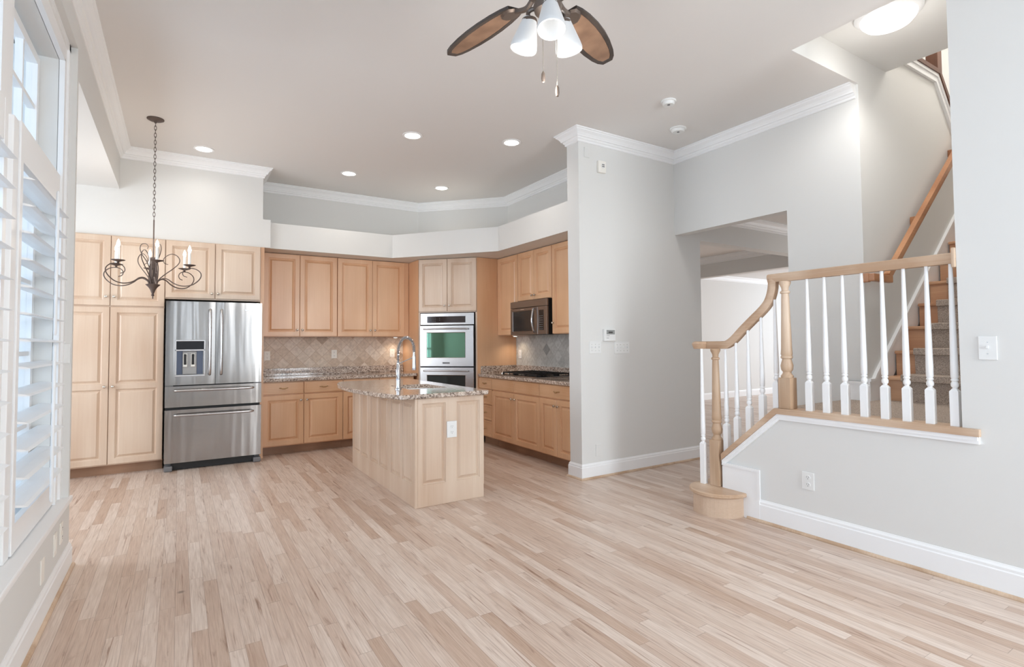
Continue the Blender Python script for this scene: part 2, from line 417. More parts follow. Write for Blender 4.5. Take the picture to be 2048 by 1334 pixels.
# wing wall, centre wall, stair wall, right wall
bm = BM(); box(bm, XP, 5.07, YW, 4.21, 0, ZC)
struct('wall_wing', bm, paint, 'wall between kitchen and hall carrying the thermostat and switches')
bm = BM(); box(bm, XW, 4.77, 2.234, 2.738, 0, ZC); box(bm, XW, 4.77, 2.738, YW, 2.50, ZC)
struct('wall_center', bm, paint, 'wall with the wide cased opening into the hall')
bm = BM()
prism(bm, [(XW, 0), (8.2, 0), (8.2, 2.3), (7.6, 2.3), (6.62, 3.30), (6.14, 3.84), (3.70, 3.84), (3.70, ZC+.0005), (XW, ZC+.0005)], Y1, 2.234, 'Y')
struct('wall_stair', bm, paint, 'long stairwell wall behind the upper flight')
bm = BM(); box(bm, XN, 3.70, -2.6, 1.18, 0, ZC); 
prism(bm, [(1.18, 0), (2.70, 0), (2.70, .425), (2.235, .80), (1.18, .80)], XN, 3.70, 'X')
struct('wall_right', bm, paint, 'right wall with the low knee wall under the balustrade')
bm = BM(); box(bm, 3.70, 8.2, 1.02, 1.14, 0, 6.2); box(bm, 8.1, 8.2, 1.14, 3.4, 2.9, 6.2); 
box(bm, 4.80, 8.2, 3.4, 3.5, 2.96, 6.2); box(bm, 4.68, 4.8, 1.02, 3.5, 3.76, 6.2); box(bm, 8.1, 8.2, 1.14, Y1, 0, 2.9)
struct('wall_stairwell_right', bm, paint, 'stairwell enclosure walls beyond the right wall')
bm = BM(); box(bm, 4.68, 8.2, 1.02, 3.5, 6.2, 6.3)
struct('ceiling_upstairs', bm, ceilp, 'upstairs ceiling above the stairwell')
bm = BM(); box(bm, 5.14, 6.0, 2.24, 3.4, 2.96, 3.2)
# far rooms
bm.free()
bm = BM(); box(bm, 5.07, 8.1, YW, 4.19, 2.48, 2.83); 
struct('wall_hall_header', bm, paint, 'white header over the opening from hall to dining room')
bm = BM(); box(bm, 8.10, 8.26, 2.234, 7.9, 2.48, 2.83)
struct('wall_hall_beam', bm, paint, 'dropped beam between the two far rooms')
bm = BM(); box(bm, 4.9, 14.3, 7.9, 8.02, 0, 2.83)
struct('wall_hall_far', bm, paint, 'far pale wall seen through the hall opening')
bm = BM(); box(bm, 4.9, 5.0, 4.21, 7.9, 0, 2.83)
struct('wall_hall_left', bm, paint, 'wall behind the kitchen on the dining room side')
bm = BM()
box(bm, 14.0, 14.12, 2.2, 3.6, 0, 2.83); box(bm, 14.0, 14.12, 7.2, 7.9, 0, 2.83); box(bm, 14.0, 14.12, 3.6, 7.2, 0, .5); box(bm, 14.0, 14.12, 3.6, 7.2, 2.5, 2.83)
struct('wall_hall_end', bm, paint, 'end wall of the far room with its window opening')
bm = BM(); box(bm, 8.2, 14.1, 2.114, 2.234, 0, 2.83)
struct('wall_hall_front', bm, paint, 'front side wall of the far rooms')
# wall behind the camera; its wide window opening is added for light
bm = BM(); box(bm, -.8, -.1, -2.72, -2.6, 0, ZC); box(bm, 3.54, 3.70, -2.72, -2.6, 0, ZC)
box(bm, -.1, 3.54, -2.72, -2.6, 0, .55); box(bm, -.1, 3.54, -2.72, -2.6, 2.90, ZC); box(bm, -.1, 0, -2.72, -2.6, .55, 2.9); box(bm, .32, 1.45, -2.72, -2.6, .55, 2.9); box(bm, 1.72, 2.42, -2.72, -2.6, .55, 2.9)
struct('wall_front', bm, paint, 'wall behind the viewpoint with an added wide window')

# crown moulding
CR = [(0, 0), (.094, 0), (.094, -.010), (.082, -.016), (.080, -.024), (.072, -.030), (.058, -.042), (.046, -.060), (.042, -.072),
      (.030, -.074), (.028, -.082), (.022, -.090), (.014, -.096), (.014, -.110), (.008, -.116), (0, -.116)]
def crown(n, path, side, z, label):
    b_ = BM(); sweep(b_, path, CR, side, z); struct('trim_%d' % n, b_, white, label)
crown(2, [(XL, -2.6), (XL, 6.88), (.824, 6.88), (.824, YBK), (3.02, YBK), (XK, 6.52), (XK, 4.21), (XP, 4.21), (XP, YW), (XW, YW), (XW, Y1+.02)], -1, ZC, 'white crown moulding around the main ceiling')
crown(3, [(5.07, YW), (8.10, YW)], -1, 2.83, 'crown moulding on the hall side of the far header')
crown(4, [(8.10, 4.19), (8.10, 7.9), ], 1, 2.83, 'crown moulding on the far dropped beam')
crown(5, [(8.26, 7.9), (14.0, 7.9)], -1, 2.83, 'crown moulding along the far room wall')
# baseboards
BB = [(0, 0), (.016, 0), (.016, .112), (.012, .118), (.012, .130), (.006, .140), (.004, .146), (0, .146)]
SH = [(.016, 0), (.030, 0), (.030, .006), (.027, .013), (.022, .018), (.016, .019)]
def base(n, path, side, label, shoe=True, h=1.0):
    b_ = BM(); sweep(b_, path, [(o, z*h) for o, z in BB], side, .0005)
    r_ = struct('baseboard_%s' % n, b_, white, label)
    if shoe:
        b_ = BM(); sweep(b_, path, SH, side, .0005); obj('shoe_moulding', b_, oak, r_)
base('left', [(XL, -2.6), (XL, 4.18), (-.80, 4.18)], -1, 'white baseboard below the left windows')
base('wing', [(XP+.3, 4.21), (XP, 4.21), (XP, YW), (5.07, YW), (5.07, 4.21)], -1, 'white baseboard around the wing wall')
base('right', [(XN, 2.49), (XN, -2.6)], -1, 'white baseboard along the right wall', h=1.1)
base('far', [(5.0, 7.9), (14.0, 7.9)], -1, 'white baseboard of the far room', shoe=False)
base('center', [(XW, 2.70), (XW, 2.25)], -1, 'short white baseboard by the landing', shoe=False)

# backsplash tiling
bm = BM(); box(bm, .86, 3.02, YBK-.008, YBK, 1.0, 1.45)
tag(obj('tile_backsplash', bm, tile_b), 'beige diamond-laid stone tile backsplash between counter and wall cabinets on the back wall', 'backsplash')
bm = BM(); box(bm, XK-.008, XK, 4.22, 6.5, 1.0, 1.9)
tag(obj('tile_backsplash', bm, tile_r), 'grey diamond-laid stone tile backsplash above the cooktop', 'backsplash')

# ================================================================== WINDOWS (left wall)
def sash(name, y0, y1, z0, z1, x, ny, nz, label):
    fr = BM(); t = .05
    box(fr, x-.03, x+.02, y0, y0+t, z0, z1); box(fr, x-.03, x+.02, y1-t, y1, z0, z1)
    box(fr, x-.03, x+.02, y0+t, y1-t, z1-t, z1); box(fr, x-.03, x+.02, y0+t, y1-t, z0, z0+t)
    root = struct(name, fr, white, label)
    mu = BM()
    for i in range(1, ny): yy = y0+t+(y1-y0-2*t)*i/ny; box(mu, x-.02, x+.012, yy-.012, yy+.012, z0+t, z1-t)
    for i in range(1, nz): zz = z0+t+(z1-z0-2*t)*i/nz; box(mu, x-.0195, x+.0115, y0+t, y1-t, zz-.012, zz+.012)
    obj('muntins', mu, white, root)
    g = BM(); box(g, x-.006, x-.002, y0+t, y1-t, z0+t, z1-t); obj('glass_pane', g, wglass, root)
    return root
sash('window_1', 3.056, 3.985, 2.12, 2.97, -.715, 3, 3, 'upper transom window above the far shutter')
sash('window_2', 3.056, 3.985, .45, 2.12, -.715, 3, 4, 'lower window behind the far shutter')
sash('window_3', 1.62, 2.884, 2.12, 2.97, -.715, 4, 3, 'upper transom window above the near shutter')
sash('window_4', 1.62, 2.884, .45, 2.12, -.715, 4, 4, 'lower window behind the near shutter')
sash('window_5', -1.9, 1.40, .45, 2.97, -.715, 6, 5, 'tall window beside the viewpoint')
bm = BM(); box(bm, -.74, -.62, 2.886, 3.054, ZS, 2.995)
struct('trim_6', bm, white, 'white mullion between the two left windows')
bm = BM()
for a in ((-.612, -.592, 3.99, 4.14, ZS, 2.995), (-.612, -.592, -1.9, 4.14, 2.995, 3.15)): box(bm, *a)
box(bm, -.592, -.580, 4.10, 4.14, ZS, 3.15); box(bm, -.592, -.580, -1.9, 4.14, 3.11, 3.15)
box(bm, -.592, -.584, 3.99, 4.004, ZS, 3.01); box(bm, -.592, -.584, -1.9, 4.004, 2.995, 3.009)
struct('trim_7', bm, white, 'white casing framing the left windows')
# window behind camera
fr = BM()
for xx in (.0, .28, 1.45, 1.68, 2.42, 2.78, 3.14, 3.50): box(fr, xx, xx+.04, -2.70, -2.63, .55, 2.90)
for zz in (.55, 1.30, 2.09, 2.86):
    for a_, b_ in ((0, .32), (1.45, 1.72), (2.42, 3.54)): box(fr, a_, b_, -2.695, -2.635, zz, zz+.04)
struct('window_6', fr, white, 'group of windows behind the viewpoint, the wide one added for light')
fr = BM()
for yy in (4.45, 4.90, 5.35, 5.53, 5.98, 6.41): box(fr, -2.38, -2.31, yy, yy+.04, .7, 2.6)
for zz in (.7, 1.17, 1.64, 2.10, 2.56): box(fr, -2.375, -2.315, 4.45, 6.45, zz, zz+.04)
struct('window_7', fr, white, 'divided window of the breakfast nook')

def shutter(y0, y1, label, rod_y):
    t = thing('plantation_shutter', label, 'shutter', (-.609, y0, ZS+.006), 0, 'plantation shutters on the left wall')
    L = y1-y0; z1 = 2.313-ZS-.006; st = .05
    for a, b in ((0, st), (L-st, L)):
        q = BM(); rbox(q, -.016, .016, a, b, 0, z1, .003); obj('stile', q, white, t)
    q = BM(); rbox(q, -.015, .015, st, L-st, z1-.17, z1, .003); obj('top_rail', q, white, t)
    q = BM(); rbox(q, -.015, .015, st, L-st, 0, .125, .003); obj('bottom_rail', q, white, t)
    z = .625-ZS; proto = None
    for i in range(13):
        if proto is None:
            q = BM(); pr = [(-.058, 0), (-.04, .0045), (0, .006), (.04, .0045), (.058, 0), (.04, -.0045), (0, -.006), (-.04, -.0045)]
            ca, sa = math.cos(R(-9)), math.sin(R(-9))
            prism(q, [(x_*ca-z_*sa, x_*sa+z_*ca) for x_, z_ in pr], st+.003, L-st-.003, 'Y')
            proto = obj('louver', q, white, t); proto.location = (0, 0, z); 
        else:
            c = proto.copy(); sc.collection.objects.link(c); c.parent = t; c.location = (0, 0, z)
        z += .1207
    for a, b in ((.10, .90), (.95, 1.70)):
        q = BM(); lathe(q, [(.004, a), (.0075, a+.008), (.0075, b-.008), (.004, b)], (.067, rod_y-y0, 0), 10); obj('tilt_rod', q, white, t, True)
    return t
shutter(3.09, 4.05, 'far white louvered shutter panel beside the end of the window wall', 3.59)
shutter(1.92, 2.88, 'near white louvered shutter panel cut by the left edge of the photo', 2.42)
bm = BM(); rbox(bm, -.645, -.600, 3.000, 3.085, ZS+.001, 2.305, .004)
tag(obj('shutter_post', bm, white), 'white upright post between the two shutter panels', 'post')

# ================================================================== small plates
def plate(name, label, cat, loc, rotz, w_=.072, h_=.116, kind='outlet', gang=1, m=None, group=None):
    """front faces local -Y; loc = centre on the wall surface"""
    t = thing(name, label, cat, loc, rotz, group)
    q = BM(); rbox(q, -w_/2, w_/2, -.006, 0, -h_/2, h_/2, .0025); obj('cover_plate', q, m or plas, t)
    if kind == 'outlet':
        for dz in (.024, -.024):
            q = BM(); lathe(q, [(.0165, -.0085), (.0165, -.006)], (0, 0, dz), 20, 'Y'); s = obj('receptacle', q, m or plas, t)
            q = BM()
            box(q, -.0075, -.0055, -.0092, -.0086, dz-.001, dz+.008); box(q, .0055, .0075, -.0092, -.0086, dz-.001, dz+.007); box(q, -.002, .002, -.0092, -.0086, dz-.011, dz-.006)
            obj('slots', q, slotm, s)
    elif kind == 'switch':
        for g in range(gang):
            x = (g-(gang-1)/2)*.046
            q = BM(); rbox(q, x-.005, x+.005, -.016, -.006, -.003, .012, .001); obj('toggle', q, m or plas, t)
            q = BM(); lathe(q, [(.003, -.0068), (.003, -.006)], (x, 0, .03), 10, 'Y'); lathe(q, [(.003, -.0068), (.003, -.006)], (x, 0, -.03), 10, 'Y'); obj('screw', q, nickel, t)
    elif kind == 'slots':
        q = BM(); rbox(q, -.017, .017, -.009, -.006, -.033, .033, .001); obj('rocker', q, m or plas, t)
    return t
iv = mat('ivory_plastic', (238, 234, 226), .4)
plate('wall_outlet', 'outlet on the tile backsplash right beside the refrigerator', 'outlet', (.96, YBK-.008, 1.178), 0, m=iv)
plate('wall_outlet', 'middle outlet on the beige tile backsplash', 'outlet', (1.798, YBK-.008, 1.185), 0, m=iv)
plate('wall_outlet', 'outlet on the beige tile backsplash behind the faucet', 'outlet', (2.618, YBK-.008, 1.185), 0, m=iv)
plate('wall_outlet', 'outlet on the grey tile left of the cooktop under the microwave', 'outlet', (XK-.008, 6.2, 1.163), R(-90))
plate('wall_outlet', 'white outlet on the end panel of the kitchen island', 'outlet', (1.936, 4.074, .606), 0, w_=.09, h_=.135)
plate('wall_outlet', 'white outlet on the low wall under the stair balusters', 'outlet', (XN, 2.035, .37), R(-90), w_=.082, h_=.118)
plate('light_switch', 'single light switch at the right edge of the photo', 'switch', (XN, 1.058, 1.275), R(-90), w_=.078, h_=.125, kind='switch')
plate('light_switch', 'triple switch plate on the wing wall left of the thermostat', 'switch', (3.472, YW, 1.268), 0, w_=.152, h_=.118, kind='switch', gang=3)
plate('light_switch', 'four-gang switch plate on the wing wall right of the thermostat', 'switch', (3.827, YW, 1.262), 0, w_=.205, h_=.118, kind='switch', gang=4)
plate('blank_plate', 'blank painted cover plate low on the wing wall', 'plate', (3.498, YW, .263), 0, kind='none', m=paint)
plate('blank_plate', 'small painted plate high on the wing wall just under the crown moulding', 'plate', (3.395, YW, 3.199), 0, w_=.065, h_=.10, kind='none', m=paint)
plate('wall_outlet', 'outlet on the left wall nearest the far corner of the window wall', 'outlet', (XL, 3.90, .285), R(90), m=iv)
plate('media_plate', 'middle plate of the three low on the left wall under the window stool', 'plate', (XL, 3.73, .275), R(90), kind='slots', m=iv)
plate('blank_plate', 'nearest plate of the three low on the left wall under the window stool', 'plate', (XL, 3.42, .245), R(90), kind='none', m=iv)
plate('light_switch', 'switch plate beside the far shutter on the end of the window wall', 'switch', (-.578, 4.139, 1.28), 0, w_=.05, h_=.116, kind='slots')
t = thing('thermostat', 'white thermostat with grey display on the wing wall', 'thermostat', (3.645, YW, 1.391), 0)
bm = BM(); rbox(bm, -.075, .075, -.028, 0, -.06, .06, .005); obj('housing', bm, plas, t)
bm = BM(); box(bm, -.045, .063, -.030, -.028, .006, .05); obj('display', bm, mat('lcd', (150, 152, 150), .3), t)
bm = BM(); box(bm, -.02, .035, -.0305, -.030, .018, .034); obj('digits', bm, slotm, t)
bm = BM(); box(bm, -.045, -.005, -.0288, -.028, -.008, -.005); box(bm, -.045, -.015, -.0288, -.028, -.032, -.029); obj('markings', bm, slotm, t)
t = thing('door_chime', 'small square cream chime box high on the wing wall', 'chime', (3.575, YW, 3.079), 0)
bm = BM(); rbox(bm, -.05, .05, -.03, 0, -.06, .06, .008); obj('housing', bm, iv, t)
bm = BM(); lathe(bm, [(.026, -.034), (.026, -.03)], (.008, 0, .01), 20, 'Y'); obj('speaker_ring', bm, plas, t)
bm = BM()
for a, b in ((-.014, .004), (.002, .004), (-.014, -.014), (.002, -.014)): box(bm, .008+a, .008+a+.011, -.0352, -.0342, .01+b, .01+b+.011)
obj('speaker_slots', bm, slotm, t)

# ceiling discs
def smoke(name, label, loc, r):
    t = thing(name, label, 'smoke detector', loc)
    q = BM(); lathe(q, [(r, 0), (r, -.01), (r*.93, -.014)], (0, 0, 0), 28); obj('mount', q, plas, t, True)
    q = BM(); lathe(q, [(r*.80, -.014), (r*.80, -.028), (r*.70, -.038), (0.0001, -.04)], (0, 0, 0), 28); obj('sensor', q, plas, t, True)
    q = BM(); lathe(q, [(.012, -.0425), (.012, -.039)], (-.01, -.01, 0), 12); obj('test_button', q, grey, t)
smoke('smoke_detector', 'round white detector on the ceiling nearer the ceiling fan', (3.57, 3.135, ZC), .065)
smoke('smoke_detector', 'round white detector on the ceiling nearer the crown moulding corner', (4.116, 3.502, ZC), .078)

# recessed downlights
lab = ['recessed downlight left of the chandelier chain, above the refrigerator', 'nearest recessed downlight, left of centre over the island',
       'right recessed downlight nearest the wing wall crown', 'recessed downlight above the kitchen faucet wall, left of the pair at the back', 'rearmost recessed downlight above the wall oven']
proto = None
for lb, (x, y) in zip(lab, ((.2, 6.492), (1.958, 5.004), (2.909, 4.652), (1.737, 6.536), (2.964, 6.524))):
    if proto is None:
        t = thing('recessed_light', lb, 'ceiling light', (x, y, ZC), 0, 'recessed ceiling downlights')
        q = BM(); lathe(q, [(.098, 0), (.098, -.005), (.078, -.006), (.076, -.002)], seg=32, cap=False); obj('trim_ring', q, white, t, True)
        q = BM(); lathe(q, [(.077, -.003), (.04, -.006), (.0001, -.007)], seg=32); obj('lens', q, glow, t, True); proto = t
    else: dup(proto, (x, y, ZC), None, lb)
    spot('downlight_lamp', (x, y, ZC-.03), (13 if x > 1 else 6), WARM, 150, .07, .9)
# flush dome light in the stairwell
t = thing('flush_ceiling_light', 'round flush dome light on the raised stairwell ceiling', 'ceiling light', (4.20, 1.70, 3.632))
q = BM(); lathe(q, [(.205, 0), (.205, -.018), (.19, -.03), (.172, -.04)], seg=40); obj('mount_ring', q, white, t, True)
q = BM(); lathe(q, [(.172, -.038), (.165, -.060), (.14, -.088), (.10, -.104), (.05, -.112), (.0001, -.114)], seg=40); obj('dome_shade', q, dome_m, t, True)
spot('stair_dome_lamp', (4.20, 1.70, 3.50), 30, (1, .98, .95), 165, .14, .5)
point('stair_dome_spill', (4.20, 1.70, 3.22), 5, (1, .98, .95), .15)

# ================================================================== CABINETS
def face(bm, x0, x1, z0, z1, yf, panels, prof, sgn=1):
    """front face at y=yf with framed panels; prof = list of (inset, dy)"""
    xs = sorted({x0, x1}|{p[0] for p in panels}|{p[1] for p in panels}); zs = sorted({z0, z1}|{p[2] for p in panels}|{p[3] for p in panels})
    for i in range(len(xs)-1):
        for j in range(len(zs)-1):
            cx_, cz = (xs[i]+xs[i+1])/2, (zs[j]+zs[j+1])/2
            if any(p[0] < cx_ < p[1] and p[2] < cz < p[3] for p in panels): continue
            quad(bm, (xs[i], yf, zs[j]), (xs[i+1], yf, zs[j]), (xs[i+1], yf, zs[j+1]), (xs[i], yf, zs[j+1]))
    for a, b, c, d in panels:
        last = [bm.verts.new((x, yf, z)) for x, z in ((a, c), (b, c), (b, d), (a, d))]
        for ins, dy in prof:
            cur = [bm.verts.new((x, yf+dy, z)) for x, z in ((a+ins, c+ins), (b-ins, c+ins), (b-ins, d-ins), (a+ins, d-ins))]
            for i in range(4): bm.faces.new((last[i], last[(i+1) % 4], cur[(i+1) % 4], cur[i]))
            last = cur
        bm.faces.new(last)
RAISED = [(.003, .008), (.009, .010), (.011, .0165), (.016, .0165), (.036, .003)]
SHALLOW = [(.003, .004), (.010, .005)]
def panel_slab(x0, x1, z0, z1, th, panels, prof=RAISED, y=0):
    q = BM(); e = .003
    face(q, x0+e, x1-e, z0+e, z1-e, y-th, panels, prof)
    A = [(x0+e, y-th, z0+e), (x1-e, y-th, z0+e), (x1-e, y-th, z1-e), (x0+e, y-th, z1-e)]
    B = [(x0, y-th+e, z0), (x1, y-th+e, z0), (x1, y-th+e, z1), (x0, y-th+e, z1)]
    C = [(x0, y, z0), (x1, y, z0), (x1, y, z1), (x0, y, z1)]
    for U, V in ((A, B), (B, C)):
        for i in range(4): quad(q, U[i], U[(i+1) % 4], V[(i+1) % 4], V[i])
    quad(q, *C[::-1]); bmesh.ops.remove_doubles(q, verts=q.verts[:], dist=.00005); return q
def knob(parent, x, z, y=-.02, m=None):
    q = BM(); lathe(q, [(.0045, y), (.0045, y-.012), (.012, y-.016), (.0145, y-.021), (.012, y-.027), (.005, y-.030), (.0001, y-.0305)], (x, 0, z), 14, 'Y')
    return obj('knob', q, m or nickel, parent, True)
def pull(parent, x, z, y=-.02, m=None):
    q = BM(); P = [(-.048, 0), (-.042, -.012), (-.03, -.02), (-.015, -.018), (0, -.024), (.015, -.018), (.03, -.02), (.042, -.012), (.048, 0)]
    tube(q, catmull([(x+a, y+b, z+(.004 if abs(a) > .02 else -.004)) for a, b in P], 3), lambda u: .0035+.003*math.sin(PI*u), 8)
    return obj('pull_handle', q, m or brass, parent, True)
def door(parent, x0, x1, z0, z1, m, split=None, kn=None, fr=.055, name='door'):
    g = .002; x0 += g; x1 -= g; z0 += g; z1 -= g
    if split: pn = [(x0+fr, x1-fr, z0+fr, split-fr/2), (x0+fr, x1-fr, split+fr/2, z1-fr)]
    else: pn = [(x0+fr, x1-fr, z0+fr, z1-fr)]
    o = obj(name, panel_slab(x0, x1, z0, z1, .02, pn), m, parent)
    if kn: knob(o, *kn)
    return o
def drawer(parent, x0, x1, z0, z1, m, handle=True, flat=False):
    g = .002; x0 += g; x1 -= g; z0 += g; z1 -= g
    o = obj('drawer', panel_slab(x0, x1, z0, z1, .02, [(x0+.022, x1-.022, z0+.022, z1-.022)], SHALLOW if not flat else [(.002, .001)]), m, parent)
    if handle: pull(o, (x0+x1)/2, (z0+z1)/2)
    return o
def carcass(parent, w_, d, z0, z1, m, toe=False):
    q = BM(); box(q, 0, w_, 0, d, z0, z1); obj('carcass', q, m, parent)
    if toe: q = BM(); box(q, .0, w_, .075, .095, 0, z0); obj('toe_kick', q, toe_m, parent)
D = .02
# pantry wall (face plane y=6.834)
YP = 6.834+D; PX = [-1.072, -.603, -.134]
t = thing('pantry_cabinet', 'tall two-door maple pantry cabinet left of the refrigerator', 'cabinet', (PX[0], YP, 0))
carcass(t, .936, .6, .104, 1.728, maple_lit, True)
door(t, 0, .468, .114, 1.724, maple_lit, .905, (.435, .905)); door(t, .47, .936, .114, 1.724, maple_lit, .905, (.503, .905))
t = thing('wall_cabinet', 'two-door maple cabinet above the tall pantry doors', 'cabinet', (PX[0], YP, 1.728), 0)
carcass(t, .936, .6, 0, .738, maple_lit)
door(t, 0, .468, .008, .732, maple_lit, None, (.435, .10)); door(t, .47, .936, .008, .732, maple_lit, None, (.503, .10))
t = thing('wall_cabinet', 'two-door maple cabinet directly above the refrigerator', 'cabinet', (-.134, YP, 1.825), 0)
carcass(t, .934, .6, 0, .641, maple_lit)
door(t, .004, .468, .012, .635, maple_lit, None, (.438, .07)); door(t, .472, .930, .012, .635, maple_lit, None, (.50, .07))
# end panel right of fridge
bm = BM(); box(bm, .803, .842, 6.87, 7.49, 0, 2.468)
tag(obj('end_panel', bm, maple), 'tall maple side panel between the refrigerator and the base cabinets', 'panel')

def base_unit(loc, rotz, w_, label, cols, m, false=False, d=.56, kn=True):
    """cols: list of (x0,x1,knob side)"""
    t = thing('base_cabinet', label, 'cabinet', loc, rotz)
    carcass(t, w_, d, .104, .874, m, True)
    for (a, b, ks) in cols:
        drawer(t, a, b, .724, .866, maple_x if m is maple else m, not false, flat=True) if not isinstance(ks, tuple) else None
        kx = {'R': b-.035, 'L': a+.035}[ks if not isinstance(ks, tuple) else ks[0]]
        door(t, a, b, .114, .712, m, None, (kx, .645))
    return t
YB_ = 6.929+D
base_unit((.844, YB_, 0), 0, .931, 'two-door two-drawer maple base cabinet right of the refrigerator', [(0, .460, 'R'), (.462, .931, 'L')], maple, d=.54)
base_unit((1.777, YB_, 0), 0, .95, 'maple base cabinet on the back wall partly hidden behind the island', [(0, .470, 'R'), (.472, .95, 'L')], maple, d=.54)
# wall cabinets, back
YU = 7.229+D
for x, w_, lb in ((.881, .892, 'tall two-door wall cabinet nearest the refrigerator on the back wall'), (1.777, .93, 'tall two-door wall cabinet nearest the oven tower on the back wall')):
    t = thing('wall_cabinet', lb, 'cabinet', (x, YU, 1.419)); h_ = 1.052
    carcass(t, w_, .24, 0, h_, maple)
    mid = 1.305-.881 if x < 1 else 2.247-1.777
    door(t, 0, mid, .004, h_-.004, maple, None, (mid-.032, .085)); door(t, mid, w_, .004, h_-.004, maple, None, (mid+.032, .085))
bm = BM(); box(bm, 2.709, 2.775, YU, YU+.02, 1.419, 2.471)
tag(obj('filler_strip', bm, maple), 'narrow maple filler strip between the back wall cabinets and the oven tower', 'filler')
# oven tower on the diagonal
t = thing('oven_cabinet', 'tall diagonal maple cabinet tower housing the double wall oven', 'cabinet', (2.78, 6.885, 0), R(-45))
bm = BM(); A = .836
box(bm, 0, A, .004, .03, .104, .30); box(bm, 0, .022, .004, .03, .30, 1.742); box(bm, .812, A, .004, .03, .30, 1.742); box(bm, .022, .812, .004, .03, 1.738, 1.748); box(bm, 0, A, .004, .03, 1.748, 2.471)
obj('face_frame', bm, maple_lit, t)
door(t, .006, .418, 1.752, 2.466, maple_lit, None, (.385, 1.83)).location = (0, .004, 0); door(t, .42, .832, 1.752, 2.466, maple_lit, None, (.453, 1.83)).location = (0, .004, 0)
bm = BM(); box(bm, 0, A, .05, .07, 0, .104); obj('toe_kick', bm, toe_m, t)
def world_panel(name, pts, z0, z1, par):
    q = BM(); prism(q, pts, z0, z1); o = obj(name, q, maple, par); o.matrix_parent_inverse = (Matrix.Translation(par.location) @ Matrix.Rotation(par.rotation_euler[2], 4, 'Z')).inverted(); return o
world_panel('side_panel', [(2.779, 6.889), (2.799, 6.905), (2.799, 7.49), (2.779, 7.49)], .104, 2.471, t)
world_panel('side_panel', [(3.372, 6.297), (3.99, 6.297), (3.99, 6.317), (3.39, 6.317)], .104, 2.471, t)

# double wall oven, flush into the tower
t = thing('double_wall_oven', 'stainless steel double wall oven in the diagonal cabinet tower', 'oven', (2.78, 6.885, 0), R(-45))
O = lambda q, n, m, p=t, s=False: obj(n, q, m, p, s)
bm = BM(); box(bm, .03, .80, .002, .45, .32, 1.73); O(bm, 'housing', blackm)
bm = BM(); rbox(bm, .036, .797, -.022, .002, 1.570, 1.728, .004); cp = O(bm, 'control_panel', steel_p)
bm = BM(); box(bm, .134, .679, -.0245, -.022, 1.597, 1.684); O(bm, 'display', mat('oven_display', (46, 36, 36), .06, .2), cp)
bm = BM()
for i in range(3):
    for j in range(3): box(bm, .20+.022*i, .213+.022*i, -.0252, -.0246, 1.612+.024*j, 1.617+.024*j)
for j in range(2): box(bm, .31, .318, -.0252, -.0246, 1.63+.024*j, 1.637+.024*j)
O(bm, 'control_buttons', grey, cp)
def oven_door(z0, z1, wz0, wz1, gm):
    q = panel_slab(.036, .797, z0, z1, .038, [(.128, .682, wz0, wz1)], [(.006, .005), (.008, .006)], .0)
    dr = O(q, 'oven_door', steel_p)
    q = BM(); box(q, .136, .674, -.0335, -.0322, wz0+.008, wz1-.008); O(q, 'oven_window', gm, dr)
    hz = z1-.045
    q = BM(); tube(q, catmull([(.10, -.04, hz), (.102, -.066, hz), (.14, -.078, hz), (.40, -.088, hz+.004), (.69, -.078, hz), (.708, -.066, hz), (.71, -.04, hz)], 6), .0105, 10); O(q, 'oven_handle', steel_p, dr, True)
    return dr
d1 = oven_door(1.010, 1.558, 1.122, 1.468, oven_glass)
bm = BM(); box(bm, .36, .46, -.0395, -.038, 1.045, 1.066); O(bm, 'name_badge', grey, d1)
oven_door(.34, .995, .48, .895, dark_glass)

# right wall cabinets
XB_ = 3.388+D; rz = R(-90)
t = thing('drawer_cabinet', 'four-drawer maple base cabinet right of the oven tower', 'cabinet', (XB_, 6.29, 0), rz)
carcass(t, .345, .56, .104, .874, maple, True)
for a, b in ((.724, .866), (.524, .720), (.324, .520), (.114, .320)): drawer(t, .002, .345, a, b, maple_x)
t = thing('base_cabinet', 'two-door maple base cabinet with false drawer fronts below the cooktop knobs', 'cabinet', (XB_, 5.942, 0), rz)
carcass(t, 1.06, .56, .104, .874, maple, True)
for a, b, kx in ((0, .525, .49), (.527, 1.06, .562)):
    drawer(t, a, b, .724, .866, maple_x, False, True); door(t, a, b, .114, .712, maple, None, (kx, .645))
t = thing('base_cabinet', 'maple base cabinet with one drawer beside the wing wall', 'cabinet', (XB_, 4.880, 0), rz)
carcass(t, .65, .56, .104, .874, maple, True)
drawer(t, 0, .65, .724, .866, maple_x, True, True)
door(t, 0, .318, .114, .712, maple, None, (.285, .645)); door(t, .32, .65, .114, .712, maple, None, (.353, .645))
XR_ = 3.688+D
t = thing('wall_cabinet', 'single-door wall cabinet between oven tower and microwave', 'cabinet', (XR_, 6.296, 1.419), rz)
carcass(t, .517, .28, 0, 1.052, maple); door(t, .004, .515, .004, 1.046, maple)
t = thing('wall_cabinet', 'short two-door wall cabinet directly above the microwave', 'cabinet', (XR_, 5.777, 1.845), rz)
carcass(t, .738, .28, 0, .626, maple)
door(t, .002, .369, .004, .620, maple, None, (.337, .06)); door(t, .369, .736, .004, .620, maple, None, (.401, .06))
t = thing('wall_cabinet', 'single-door wall cabinet between the microwave and the wing wall', 'cabinet', (XR_, 5.037, 1.419), rz)
carcass(t, .80, .28, 0, 1.052, maple); door(t, .003, .50, .004, 1.046, maple, None, (.03, .13)); door(t, .502, .80, .004, 1.046, maple)

